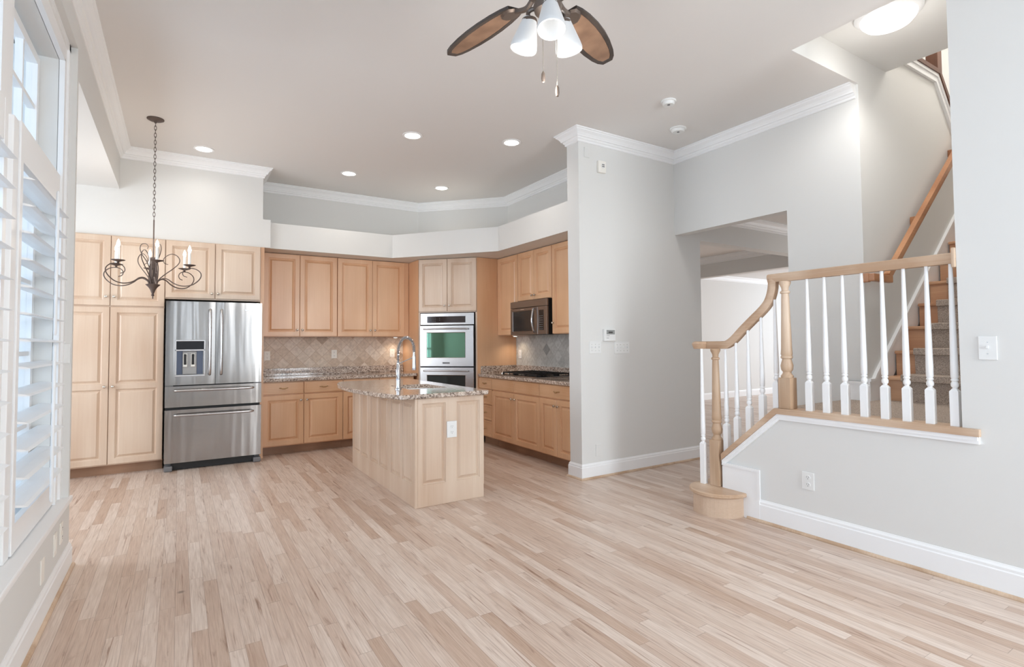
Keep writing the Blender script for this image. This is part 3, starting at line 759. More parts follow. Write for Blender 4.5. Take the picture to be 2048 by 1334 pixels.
# microwave
t = thing('microwave', 'over-the-range stainless microwave above the cooktop', 'microwave', (3.645, 5.872, 1.419), rz)
bm = BM(); box(bm, .0, .80, .02, .345, .0, .425); obj('body', bm, blackm, t)
bm = BM(); rbox(bm, .0, .80, -.01, .02, .338, .42, .003); obj('vent_panel', bm, steel_w, t)
q = panel_slab(.0, .615, .0, .334, .03, [(.05, .545, .04, .30)], [(.004, .004), (.006, .005)], .02); dr = obj('microwave_door', q, steel_w, t)
bm = BM(); box(bm, .056, .539, -.0062, -.005, .046, .294); obj('microwave_window', bm, mw_glass, dr)
bm = BM(); tube(bm, catmull([(.545, -.008, .03), (.555, -.035, .05), (.562, -.06, .17), (.555, -.035, .30), (.545, -.008, .315)], 6), .011, 10); obj('microwave_handle', bm, chrome, dr, True)
bm = BM(); box(bm, .24, .32, -.0110, -.0098, .312, .320); obj('name_badge', bm, chrome, dr)
bm = BM(); rbox(bm, .617, .80, -.01, .02, .0, .334, .003); cp = obj('control_panel', bm, steel_w, t)
bm = BM(); box(bm, .648, .74, -.0125, -.010, .05, .29); kp = obj('keypad', bm, black, cp)
bm = BM()
for i in range(3):
    for j in range(7): box(bm, .658+.026*i, .674+.026*i, -.0132, -.0126, .06+.026*j, .068+.026*j)
obj('buttons', bm, grey, kp)

# countertops
def slab(bm, pts, z0, z1):
    n = len(pts); P = [Vector((p[0], p[1])) for p in pts]; c = sum(P, Vector((0, 0)))/n
    def ring(ins, z):
        o_ = []
        for i in range(n):
            d0 = (P[i]-P[i-1]).normalized(); d1 = (P[(i+1) % n]-P[i]).normalized()
            n0 = Vector((-d0.y, d0.x)); n1 = Vector((-d1.y, d1.x)); mv = n0+n1; mv = mv/mv.dot(n0)
            o_.append(bm.verts.new((P[i].x+mv.x*ins, P[i].y+mv.y*ins, z)))
        return o_
    Rn = [ring(.006, z0), ring(0, z0+.006), ring(0, z1-.006), ring(.006, z1)]
    for a, b in zip(Rn, Rn[1:]):
        for i in range(n): bm.faces.new((a[i], a[(i+1) % n], b[(i+1) % n], b[i]))
    bm.faces.new(Rn[0][::-1]); bm.faces.new(Rn[-1])
bm = BM(); slab(bm, [(.846, 7.491), (.846, 6.905), (2.755, 6.905), (2.775, 6.925), (2.775, 7.491)], .876, .914)
ct = tag(obj('countertop', bm, gran), 'speckled brown granite countertop along the back wall', 'countertop')
bm = BM(); rbox(bm, .866, 2.775, 7.47, 7.492, .9145, 1.012, .003); obj('upstand', bm, gran, ct)
bm = BM(); rbox(bm, .846, .866, 6.93, 7.492, .9145, 1.012, .003); obj('side_splash', bm, gran, ct)
bm = BM(); slab(bm, [(3.395, 6.294), (3.362, 6.26), (3.362, 4.215), (3.991, 4.215), (3.991, 6.294)], .876, .914)
ct = tag(obj('countertop', bm, gran), 'grey-brown granite countertop under the cooktop on the right', 'countertop')
bm = BM(); rbox(bm, 3.970, 3.991, 4.22, 6.27, .9145, 1.012, .003); obj('upstand', bm, gran, ct)
bm = BM(); rbox(bm, 3.42, 3.970, 6.272, 6.293, .9145, 1.012, .003); obj('side_splash', bm, gran, ct)

# cooktop
t = thing('gas_cooktop', 'gas cooktop with black grates and steel rim on the right counter', 'cooktop', (3.41, 5.90, .9145), rz)
bm = BM(); rbox(bm, .0, .93, .0, .52, 0, .012, .004); obj('steel_rim', bm, steel_p, t)
bm = BM(); rbox(bm, .16, .915, .02, .50, .0125, .017, .002); obj('burner_tray', bm, black, t)
for bx, by, rr in ((.28, .14, .035), (.28, .38, .045), (.54, .26, .055), (.80, .14, .04), (.80, .38, .035)):
    q = BM(); lathe(q, [(rr, .0175), (rr, .028), (rr*.8, .032), (.0001, .033)], (bx, by, 0), 18); obj('burner', q, blackm, t, True)
for gx in (.165, .415, .665):
    q = BM(); a, b = gx, gx+.245
    for yy in (.03, .26, .49): box(q, a, b, yy-.006, yy+.006, .034, .046)
    for xx in (a+.006, (a+b)/2, b-.006): box(q, xx-.006, xx+.006, .03, .49, .035, .047)
    for xx in (a+.006, b-.006):
        for yy in (.03, .49): box(q, xx-.007, xx+.007, yy-.007, yy+.007, .0175, .035)
    obj('grate', q, blackm, t)
for i in range(5):
    q = BM(); lathe(q, [(.02, .0125), (.019, .030), (.016, .034), (.0001, .035)], (.075+.0*i, .07+.092*i, 0), 14); obj('control_knob', q, nickel, t, True)

# refrigerator
FX = -.119; FW = .918
t = thing('refrigerator', 'stainless steel french-door refrigerator with two bottom drawers', 'refrigerator', (FX, 6.683, 0), 0)
bm = BM(); box(bm, .008, FW-.008, .062, .79, .03, 1.795); obj('body', bm, mat('fridge_side', (90, 90, 92), .5), t)
def curved(x0, x1, z0, z1, hole=None, m=steel_f, name='door'):
    """gently bowed steel front, real thickness"""
    q = BM(); n = 14; bow = .003
    def yy(x): u = (x-x0)/(x1-x0)*2-1; return -bow*(1-u*u*u*u)+.004
    xs = sorted({x0+(x1-x0)*i/n for i in range(n+1)}|({hole[0], hole[1]} if hole else set()))
    zs = [z0, z1] if not hole else [z0, hole[2], hole[3], z1]
    g = {(x, z): q.verts.new((x, yy(x), z)) for x in xs for z in zs}
    bk = {(x, z): q.verts.new((x, .056, z)) for x in xs for z in (z0, z1)}
    for a, b in zip(xs, xs[1:]):
        for c, d in zip(zs, zs[1:]):
            if hole and hole[0]-1e-6 <= a and b <= hole[1]+1e-6 and c >= hole[2]-1e-6 and d <= hole[3]+1e-6: continue
            q.faces.new((g[a, c], g[b, c], g[b, d], g[a, d]))
        q.faces.new((bk[a, z0], bk[b, z0], g[b, z0], g[a, z0])); q.faces.new((bk[a, z1], g[a, z1], g[b, z1], bk[b, z1]))
        q.faces.new((bk[a, z0], bk[a, z1], bk[b, z1], bk[b, z0]))
    for x in (x0, x1):
        q.faces.new([g[x, z] for z in zs]+[bk[x, z1], bk[x, z0]])
    if hole:
        h0, h1, h2, h3 = hole; dp = .050
        P = [(h0, h2), (h1, h2), (h1, h3), (h0, h3)]
        B_ = [q.verts.new((x, dp, z)) for x, z in P]
        for i in range(4):
            a = P[i]; b = P[(i+1) % 4]
            line = [g[x, a[1]] for x in xs if min(a[0], b[0])-1e-6 <= x <= max(a[0], b[0])+1e-6] if a[1] == b[1] else [g[a], g[b]]
            if a[1] == b[1] and a[0] > b[0]: line = line[::-1]
            q.faces.new(line+[B_[(i+1) % 4], B_[i]])
        q.faces.new(B_)
    return obj(name, q, m, t, True)
def bar(parent, pts, m=steel_p, r=.0115):
    q = BM(); tube(q, catmull(pts, 6), r, 10); return obj('handle', q, m, parent, True)
x = lambda v: v-FX
dl = curved(.0, .457, .900, 1.792, (x(-.022), x(.228), 1.008, 1.262), name='fridge_door')
dr = curved(.461, FW, .900, 1.792, name='fridge_door')
for dd, hx in ((dl, .457-.052), (dr, .461+.052)):
    bar(dd, [(hx, -.006, 1.70), (hx, -.045, 1.695), (hx, -.060, 1.60), (hx, -.066, 1.35), (hx, -.060, 1.11), (hx, -.045, 1.015), (hx, -.006, 1.01)], r=.014)
dz1 = curved(.0, FW, .668, .888, name='freezer_drawer'); dz2 = curved(.0, FW, .085, .640, name='freezer_drawer')
for dd, hz in ((dz1, .845), (dz2, .585)):
    bar(dd, [(.09, -.006, hz), (.095, -.045, hz), (.16, -.060, hz), (.46, -.070, hz), (.76, -.060, hz), (.823, -.045, hz), (.828, -.006, hz)], r=.0135)
bm = BM(); box(bm, .01, FW-.01, .05, .066, .889, .9); box(bm, .01, FW-.01, .05, .066, .641, .667); obj('gasket', bm, blackm, t)
for a in (.0, .36+.48):
    q = BM(); rbox(q, a+.002, a+.072, .005, .05, .8885, .8985, .002); obj('hinge_cover', q, grey, t)
# dispenser
bm = BM(); a, b = x(-.035), x(.243)
for q_ in ((a, b, 1.262, 1.278), (a, b, .990, 1.008), (a, a+.013, 1.008, 1.372), (b-.013, b, 1.008, 1.372), (a, b, 1.364, 1.380)): rbox(bm, q_[0], q_[1], -.016, .0, q_[2], q_[3], .003)
dp = obj('dispenser_frame', bm, steel_p, dl)
bm = BM(); box(bm, a+.013, b-.013, -.013, -.004, 1.278, 1.364); obj('dispenser_display', bm, mat('display_black', (26, 27, 32), .35, .0, .25), dl)
bm = BM(); box(bm, x(-.018), x(.224), .044, .049, 1.010, 1.260); obj('dispenser_back', bm, mat('dispenser_blue_grey', (96, 104, 124), .25, .3), dl)
bm = BM(); rbox(bm, x(.035), x(.165), .010, .043, 1.010, 1.258, .006); db = obj('dispenser_chute', bm, mat('chute_grey', (150, 148, 146), .35, .4), dl)
for xx in (.058, .130):
    q = BM(); rbox(q, x(xx)-.02, x(xx)+.02, .0, .0095, 1.09, 1.235, .003); pd = obj('paddle', q, nickel, dl)
    q = BM(); box(q, x(xx)-.013, x(xx)+.013, -.0015, -.0002, 1.115, 1.228); obj('paddle_pad', q, blackm, pd)
bm = BM(); rbox(bm, .745, .830, -.0125, -.004, 1.703, 1.717, .001); nb = obj('name_badge', bm, chrome, dr)
fc = bpy.data.curves.new('badge_text', 'FONT'); fc.body = 'KitchenAid'; fc.size = .0155; fc.extrude = .0003; fc.align_x = 'CENTER'; fc.align_y = 'CENTER'
fo = bpy.data.objects.new('badge_text', fc); sc.collection.objects.link(fo); fo.rotation_euler = (R(90), 0, 0); fo.location = (.7875, -.0131, 1.710); bpy.context.view_layer.update()
tm = bpy.data.meshes.new_from_object(fo.evaluated_get(bpy.context.evaluated_depsgraph_get())); tm.materials.clear(); tm.materials.append(blackm)
to = bpy.data.objects.new('badge_lettering', tm); sc.collection.objects.link(to); to.rotation_euler = (R(90), 0, 0); to.location = (.7875, -.0131, 1.710); to.parent = nb
bpy.data.objects.remove(fo)
bm = BM(); box(bm, .06, FW-.06, .06, .075, .005, .075); obj('base_grille', bm, blackm, t)
for a, b in ((.0, .075), (FW-.075, FW)):
    q = BM(); rbox(q, a, b, -.005, .12, .002, .055, .008); obj('foot', q, grey, t)

# ================================================================== ISLAND
t = thing('kitchen_island', 'maple kitchen island with raised side panels', 'island', (1.615, 4.078, 0))
IW, IL = .626, 1.822
bm = BM(); box(bm, .022, .034, .022, IL-.022, 0, .874); box(bm, IW-.02, IW-.004, .022, IL-.022, 0, .874); box(bm, .034, IW-.02, .022, .034, 0, .874); box(bm, .034, IW-.02, IL-.034, IL-.022, 0, .874); box(bm, .034, IW-.02, .034, IL-.034, 0, .10); obj('carcass', bm, maple_lit, t)
pz = (.175, .832)
q = panel_slab(.0212, IW, .0, .874, .022, [(.062, .268, *pz), (.368, .586, *pz)], RAISED, .022); obj('end_panel', q, maple_lit, t)
def side(y0, y1, m=maple_lit):
    w_ = y1-y0; q = panel_slab(0, w_, 0, .874, .022, [(.05, w_/2-.025, *pz), (w_/2+.025, w_-.05, *pz)], RAISED, .022)
    for v in q.verts: v.co = Vector((v.co.y, y1-v.co.x, v.co.z))
    return obj('side_panel', q, m, t)
side(.0235, .6255); side(.628, 1.219); side(1.222, IL)
bm = BM(); rbox(bm, -.003, .0208, -.003, .0230, 0, .874, .004); obj('corner_bead', bm, maple_lit, t)
q = panel_slab(0, IL-.03, .104, .870, .02, [(.05, .55, .16, .82), (.65, 1.15, .16, .82), (1.25, 1.74, .16, .82)], RAISED, 0)
for v in q.verts: v.co = Vector((IW-v.co.y-.004, v.co.x+.022, v.co.z))
obj('door_front', q, maple_lit, t)
arc = catmull([(1.475, 4.07, 0), (1.395, 4.45, 0), (1.345, 4.85, 0), (1.335, 5.15, 0), (1.36, 5.5, 0), (1.43, 5.80, 0), (1.50, 5.95, 0)], 5)
outl = [(1.50, 4.043), (2.265, 4.043), (2.285, 4.063), (2.285, 5.94), (2.265, 5.96)]+[(p.x, p.y) for p in arc[::-1]]
SK = (1.735, 2.115, 4.52, 5.05)
bm = BM(); slab(bm, outl, .876, .914)
isl = tag(obj('countertop', bm, gran), 'speckled granite island top with a curved overhang and undermount sink', 'countertop')
cb = BM(); rbox(cb, SK[0], SK[1], SK[2], SK[3], .80, 1.0, .03); cut = obj('cutter', cb, gran)
md = isl.modifiers.new('sink_hole', 'BOOLEAN'); md.object = cut; md.operation = 'DIFFERENCE'; md.solver = 'EXACT'
bpy.context.view_layer.update()
me = bpy.data.meshes.new_from_object(isl.evaluated_get(bpy.context.evaluated_depsgraph_get())); isl.modifiers.clear(); isl.data = me
bpy.data.objects.remove(cut)
t = thing('kitchen_sink', 'white undermount sink set in the island top', 'sink', ((SK[0]+SK[1])/2, (SK[2]+SK[3])/2, .74))
bm = BM(); a, b = (SK[1]-SK[0])/2+.004, (SK[3]-SK[2])/2+.004
def rr(a, b, r, z, n=5):
    o_ = []
    for cx_, cy_, s in ((a-r, b-r, 0), (-a+r, b-r, 90), (-a+r, -b+r, 180), (a-r, -b+r, 270)):
        for i in range(n+1): an = R(s+90*i/n); o_.append(bm.verts.new((cx_+r*math.cos(an), cy_+r*math.sin(an), z)))
    return o_
rings = [rr(a+.012, b+.012, .04, .135), rr(a, b, .03, .135), rr(a-.004, b-.004, .03, .02), rr(a-.03, b-.03, .04, .002), rr(.03, .03, .028, 0)]
for u, v in zip(rings, rings[1:]):
    for i in range(len(u)): bm.faces.new((u[i], u[(i+1) % len(u)], v[(i+1) % len(u)], v[i]))
bm.faces.new(rings[-1]); obj('basin', bm, sinkm, t, True)
bm = BM(); lathe(bm, [(.04, .001), (.038, .006), (.02, .004), (.0001, .004)], seg=20); obj('drain', bm, chrome, t, True)
# faucet: spout heads towards the camera's right (+x, slightly -y)
t = thing('faucet', 'tall chrome spring faucet standing on the kitchen island', 'faucet', (1.675, 4.635, .9145), R(-28))
bm = BM(); lathe(bm, [(.030, 0), (.030, .006), (.022, .012), (.0195, .03), (.0195, .215), (.014, .222), (.014, .235)], seg=20); obj('body', bm, chrome, t, True)
ARC = catmull([(0, 0, .235), (0, 0, .33), (.006, 0, .385), (.035, 0, .445), (.074, 0, .462), (.113, 0, .445), (.138, 0, .39), (.142, 0, .33)], 8)
bm = BM(); tube(bm, ARC, .007, 8); obj('hose', bm, grey, t, True)
fr = frames(ARC); L_ = []; turns = 36; N_ = 36*8
for i in range(N_+1):
    u = i/N_*(len(fr)-1); k0 = min(int(u), len(fr)-2); f = u-k0; p = fr[k0][0].lerp(fr[k0+1][0], f); n_ = fr[k0][2].lerp(fr[k0+1][2], f); b_ = fr[k0][3].lerp(fr[k0+1][3], f)
    a = 2*PI*turns*i/N_; L_.append(p+n_*.0145*math.cos(a)+b_*.0145*math.sin(a))
bm = BM(); tube(bm, L_, .0028, 5); obj('spring', bm, chrome, t, True)
bm = BM(); lathe(bm, [(.0001, .165), (.017, .166), (.019, .175), (.018, .20), (.0155, .27), (.016, .29), (.013, .30), (.010, .335), (.0001, .336)], (.142, 0, 0), 16); obj('spray_head', bm, chrome, t, True)
bm = BM(); tube(bm, [(0, 0, .225), (.07, 0, .255), (.142, 0, .285)], .005, 8); obj('support_arm', bm, chrome, t, True)
bm = BM(); lathe(bm, [(.012, -.045), (.012, -.018)], (0, 0, .09), 12, 'Y'); tube(bm, [(0, -.04, .09), (-.008, -.052, .13), (-.014, -.055, .18)], .0045, 8); obj('lever', bm, chrome, t, True)

# under-cabinet lamps
for (x_, y_, lb) in ((2.62, 7.36, 'small puck light under the back wall cabinet near the oven tower'), (3.86, 6.12, 'small puck light under the wall cabinet beside the oven tower')):
    t = thing('puck_light', lb, 'light', (x_, y_, 1.419), 0, 'puck lights under the wall cabinets')
    q = BM(); lathe(q, [(.034, 0), (.034, -.014), (.026, -.016)], seg=20); obj('housing', q, plas, t, True)
    q = BM(); lathe(q, [(.026, -.0165), (.0001, -.0175)], seg=20); obj('lens', q, glow, t, True)
    spot('puck_lamp', (x_, y_, 1.39), 2.2, (1, .82, .62), 140, .03, .8)

# ================================================================== STAIRS
t = thing('staircase', 'oak staircase with grey carpet runner turning at a landing', 'staircase', (0, 0, 0))
tread_m = wood('tread_oak', (212, 168, 132), (184, 136, 102), .42, axis='Y', var=.6)
def step_poly(y0, y1, x0, x1): return [(x0, y0), (x1, y0), (x1, y1), (x0, y1)]
sy = 2.715; cxs = 3.585
def bull(r, yb0, yb1):
    arc_ = [(cxs+r*math.cos(R(a)), sy+r*math.sin(R(a))) for a in range(90, 271, 9)]
    return arc_+[(3.615, sy-r), (3.615, yb0), (4.64, yb0), (4.64, yb1)]
bm = BM(); prism(bm, bull(.195, 2.715, 2.91), 0, .152); obj('bullnose_riser', bm, wood('oak_curved', (216, 194, 172), (194, 166, 142), .45, axis='X', var=.8), t)
bm = BM(); slab(bm, bull(.222, 2.69, 2.937), .152, .182); obj('starting_tread', bm, oak_y, t, True)
bm = BM()
for k, (zz, ya, yb) in enumerate(((.40, 2.49, 2.71), (.61, 2.27, 2.49))):
    box(bm, 3.70, 4.645, ya, yb, .0, zz-.03)
obj('lower_risers', bm, white, t)
for zz, ya, yb in ((.40, 2.47, 2.735), (.61, 2.25, 2.515)):
    q = BM(); rbox(q, 3.70, 4.645, ya, yb, zz-.03, zz, .01); obj('tread', q, oak, t)
bm = BM(); box(bm, 3.70, 4.645, 1.14, 2.25, .60, .79); box(bm, 4.645, 4.83, 1.14, 2.112, .60, .79); box(bm, 3.70, 4.645, 2.232, 2.25, 0, .79); obj('landing_frame', bm, oak, t)
bm = BM(); rbox(bm, 3.702, 4.645, 1.142, 2.275, .791, .838, .014); box(bm, 4.64, 4.83, 1.142, 2.112, .791, .836); obj('landing_carpet', bm, carp, t)
RZ, TR = .205, .235; NX0 = 4.825
for k in range(1, 12):
    x0 = NX0+TR*(k-1); z1 = .82+RZ*k
    q = BM(); box(q, x0+.025, x0+.045, 1.145, 2.085, z1-RZ-.002, z1-.028); obj('riser', q, tread_m, t)
    q = BM(); rbox(q, x0, x0+TR+.03, 1.145, 2.088, z1-.028, z1, .009); obj('tread', q, tread_m, t)
# runner: one folded strip with thickness
path = [(NX0+.012, .838)]
for k in range(1, 12):
    x0 = NX0+TR*(k-1); z1 = .82+RZ*k
    path += [(x0+.014, z1-RZ+.004), (x0+.012, z1-.03), (x0-.012, z1-.026), (x0-.012, z1+.012), (x0+.002, z1+.016), (x0+TR+.008, z1+.014)]
bm = BM(); A_ = [[bm.verts.new((px, yy, pz_)) for px, pz_ in path] for yy in (1.16, 1.945)]
for i in range(len(path)-1): bm.faces.new((A_[0][i], A_[1][i], A_[1][i+1], A_[0][i+1]))
cr = obj('carpet_runner', bm, carp, t, False)
sm = cr.modifiers.new('thick', 'SOLIDIFY'); sm.thickness = .014; sm.offset = 0
# skirt board on the stair wall (structure trim)
bm = BM()
sl = RZ/TR
def zt(x_): return 1.055+sl*(x_-4.76)
prism(bm, [(XW+.003, .823), (4.82, .823), (8.1, zt(8.1)-.33), (8.1, zt(8.1)), (4.76, zt(4.76)), (4.72, 1.012), (XW+.003, 1.012)], 2.096, Y1, 'Y')
prism(bm, [(XW+.003, .99), (4.73, .99), (4.78, 1.035), (8.1, zt(8.1)-.03), (8.1, zt(8.1)), (4.76, zt(4.76)), (4.72, 1.012), (XW+.003, 1.012)], 2.088, 2.096, 'Y')
struct('trim_8', bm, white, 'white stepped skirt board rising along the stair wall')
bm = BM(); box(bm, XW-.016, XW, 2.13, 2.27, .823, .99); box(bm, XW-.022, XW, 2.12, 2.27, .97, .99)
struct('trim_9', bm, white, 'short white baseboard piece at the landing corner')
# landing wall part
# knee wall cap, moulding, base block
bm = BM(); x0, x1 = 3.592, 3.74
P1 = [(1.10, .803), (2.236, .803), (2.70, .395), (2.712, .435), (2.250, .842), (1.10, .842)]
prism(bm, [(1.182, .803), (2.236, .803), (2.70, .395), (2.70, .442), (2.250, .842), (1.182, .842)], x0, x1, 'X')
box(bm, 3.592, XN-.0005, 1.10, 1.182, .803, .842)
struct('trim_10', bm, oak_y, 'oak cap board along the top of the knee wall')
bm = BM()
prism(bm, [(1.105, .762), (2.222, .762), (2.70, .345), (2.70, .393), (2.236, .802), (1.105, .802)], 3.607, XN, 'X')
prism(bm, [(1.11, .780), (2.230, .780), (2.70, .37), (2.70, .393), (2.236, .802), (1.11, .802)], 3.600, 3.607, 'X')
struct('trim_11', bm, white, 'white moulding under the knee wall cap')
bm = BM(); box(bm, 3.607, XN, 2.39, 2.70, .0, .372); box(bm, 3.600, 3.607, 2.38, 2.70, .356, .376); box(bm, 3.600, 3.607, 2.38, 2.398, .16, .356)
struct('trim_12', bm, white, 'raised white base block at the foot of the knee wall')

# balustrade
t = thing('stair_balustrade', 'oak handrail with white turned balusters and two oak newels', 'balustrade', (0, 0, 0))
XR0 = 3.655
RAILP = [(2.90, 1.29), (2.80, 1.29), (2.70, 1.291), (2.66, 1.297), (2.60, 1.335), (2.53, 1.40), (2.44, 1.478), (2.36, 1.545), (2.31, 1.60), (2.285, 1.655), (2.272, 1.71), (2.268, 1.772)]
def rail_sweep(bm, pts2, X, prof):
    fr_ = [Vector((0, p[0], p[1])) for p in pts2]; rings = []
    for i, p in enumerate(fr_):
        a = fr_[max(i-1, 0)]; b = fr_[min(i+1, len(fr_)-1)]; T = (b-a).normalized(); N = Vector((0, -T.z, T.y))
        if N.z < 0: N = -N
        if i >= len(fr_)-3 and N.y < 0 and False: N = -N
        rings.append([bm.verts.new((X+u, p.y+N.y*v, p.z+N.z*v)) for u, v in prof])
    k = len(prof)
    for a, b in zip(rings, rings[1:]):
        for j in range(k): bm.faces.new((a[j], a[(j+1) % k], b[(j+1) % k], b[j]))
    bm.faces.new(rings[0][::-1]); bm.faces.new(rings[-1])
RP = [(-.022, -.030), (.022, -.030), (.026, -.018), (.031, -.004), (.033, .012), (.026, .026), (.012, .031), (-.012, .031), (-.026, .026), (-.033, .012), (-.031, -.004), (-.026, -.018)]
rp = catmull([(0, a, b) for a, b in RAILP], 4)
bm = BM(); rail_sweep(bm, [(p.y, p.z) for p in rp], XR0, [(u, v) for u, v in RP]); obj('handrail_easing', bm, oak_y, t, True)
bm = BM(); rail_sweep(bm, [(2.300, 1.775), (2.2, 1.775), (1.18, 1.775)], XR0, RP); obj('handrail', bm, oak_y, t, True)
bm = BM(); lathe(bm, [(.052, -.030), (.056, -.018), (.062, -.004), (.066, .012), (.058, .026), (.04, .031), (.0001, .031)], (XR0-.028, 2.90, 1.29), 28); obj('volute', bm, oak_y, t, True)
bm = BM(); rbox(bm, XR0-.045, XR0+.045, 1.181, 1.20, 1.72, 1.83, .006); obj('wall_rosette', bm, oak, t)
def newel(x_, y_, z0, z1, zsq, w_):
    q = BM(); h = w_/2
    rbox(q, x_-h, x_+h, y_-h, y_+h, z0, zsq, .006)
    L = z1-zsq; pr = [(h*.92, zsq-.002), (h*.95, zsq+.012), (h*.66, zsq+.03), (h*.62, zsq+.04), (h*.86, zsq+.055), (h*.95, zsq+.085), (h*.72, zsq+.125), (h*.70, zsq+.132), (h*.88, zsq+.138), (h*.88, zsq+.150), (h*.78, zsq+.156), (h*.88, zsq+.166),
         (h*.82, zsq+.2), (h*.60, z1-.13), (h*.56, z1-.09), (h*.74, z1-.085), (h*.74, z1-.074), (h*.52, z1-.066), (h*.56, z1-.045), (h*.84, z1-.02), (h*.9, z1-.008), (h*.8, z1)]
    lathe(q, pr, (x_, y_, 0), 24); return obj('newel_post', q, oak, t, True)
newel(XR0-.02, 2.762, .182, 1.262, .54, .088)
newel(XR0, 2.182, .842, 1.745, 1.06, .088)
def baluster(x_, y_, z0, z1, hs=.205, tilt=0):
    q = BM(); h = .0205
    box(q, x_-h, x_+h, y_-h, y_+h, z0, z0+hs-.014)
    n = 4; c1 = [(x_-h, y_-h), (x_+h, y_-h), (x_+h, y_+h), (x_-h, y_+h)]; k = .55
    a = [q.verts.new((p[0], p[1], z0+hs-.014)) for p in c1]; b = [q.verts.new((x_+(p[0]-x_)*k, y_+(p[1]-y_)*k, z0+hs)) for p in c1]
    for i in range(4): q.faces.new((a[i], a[(i+1) % 4], b[(i+1) % 4], b[i]))
    q.faces.new(b)
    zz = z0+hs
    lathe(q, [(.013, zz-.004), (.0115, zz+.006), (.018, zz+.014), (.019, zz+.028), (.013, zz+.042), (.018, zz+.046), (.018, zz+.053), (.014, zz+.057), (.0185, zz+.064), (.0185, zz+.12), (.0095, z1)], (x_, y_, 0), 14)
    return obj('baluster', q, white, t, True)
for i in range(8): baluster(XR0, 2.025-i*.1155, .842, 1.748)
for yy in (2.262, 2.375, 2.485, 2.59, 2.685):
    zc = .842+(.842-.435)/(2.25-2.712)*(yy-2.25)-.006 if yy > 2.25 else .842
    # underside of the rail at this y
    zr = 1.26
    for a, b in zip(rp, rp[1:]):
        if min(a.y, b.y) <= yy <= max(a.y, b.y):
            f = (yy-a.y)/(b.y-a.y) if b.y != a.y else 0; zr = a.z+(b.z-a.z)*f-.036
    if yy < 2.30: zr = 1.62
    zb = max(zc, .183)
    baluster(XR0, yy, zb-.012, zr, .235 if yy > 2.6 else .215)
baluster(XR0-.062, 2.862, .182, 1.261, .33)

# wall handrail on the stair wall
t = thing('wall_handrail', 'red-brown oak handrail mounted on the stair wall', 'handrail', (0, 0, 0))
bm = BM(); P = [Vector((4.875, 2.04, 1.835)), Vector((6.9, 2.04, 1.835+sl*2.025))]
def barprism(bm, A, B, w_, h_):
    T = (B-A).normalized(); S = Vector((0, 1, 0)); N = T.cross(S).normalized()
    prof = [(-.5, -.5), (-.35, -.5), (.35, -.5), (.5, -.5), (.5, .1), (.38, .42), (.2, .5), (-.2, .5), (-.38, .42), (-.5, .1)]
    r_ = [[bm.verts.new(p+S*(a*w_)-N*(b*h_)) for a, b in prof] for p in (A, B)]
    for j in range(len(prof)): k = (j+1) % len(prof); bm.faces.new((r_[0][j], r_[0][k], r_[1][k], r_[1][j]))
    bm.faces.new(r_[0][::-1]); bm.faces.new(r_[1])
barprism(bm, P[0], P[1], .045, .065); obj('rail', bm, oak_red, t, True)
bm = BM(); rbox(bm, 4.60, 4.92, 2.018, 2.062, 1.785, 1.845, .008); obj('level_end', bm, oak_red, t)
for xx in (4.62, 5.52, 6.4):
    zz = 1.80 if xx < 4.9 else 1.80+sl*(xx-4.875)
    q = BM(); rbox(q, xx-.02, xx+.02, 2.06, 2.113, zz-.02, zz+.05, .006); obj('bracket', q, oak_red, t)

# upstairs edge: white trim, brown rail and balusters
bm = BM(); prism(bm, [(5.10, 3.79), (6.12, 3.79), (6.60, 3.25), (7.6, 2.25), (7.6, 2.33), (6.63, 3.32), (6.15, 3.87), (5.10, 3.87)], 2.09, Y1, 'Y')
prism(bm, [(5.10, 3.84), (6.135, 3.84), (6.62, 3.30), (7.6, 2.29), (7.6, 2.33), (6.63, 3.32), (6.15, 3.87), (5.10, 3.87)], 2.08, 2.09, 'Y')
struct('trim_13', bm, white, 'white trim band along the upstairs floor edge')
t = thing('upstairs_railing', 'dark stained railing with white balusters glimpsed at the top of the stairs', 'railing', (0, 0, 0))
bm = BM(); prism(bm, [(5.10, 3.87), (6.15, 3.87), (6.63, 3.32), (7.6, 2.33), (7.6, 2.37), (6.66, 3.36), (6.17, 3.91), (5.10, 3.91)], 2.07, 2.24, 'Y'); obj('nosing', bm, oak_dark, t)
for xx, w_ in ((5.60, .09), (6.30, .10)):
    q = BM(); rbox(q, xx-w_/2, xx+w_/2, 2.12, 2.12+w_, 3.91 if xx < 6 else 3.60, 4.95, .006); obj('newel_post', q, oak_dark, t)
for i in range(6):
    xx = 5.25+.115*i+(.12 if i > 2 else 0); q = BM(); rbox(q, xx-.016, xx+.016, 2.14, 2.172, 3.911, 4.80, .003); obj('baluster', q, white, t)
bm = BM(); rbox(bm, 5.15, 6.35, 2.125, 2.195, 4.80, 4.86, .01); obj('handrail', bm, oak_dark, t)

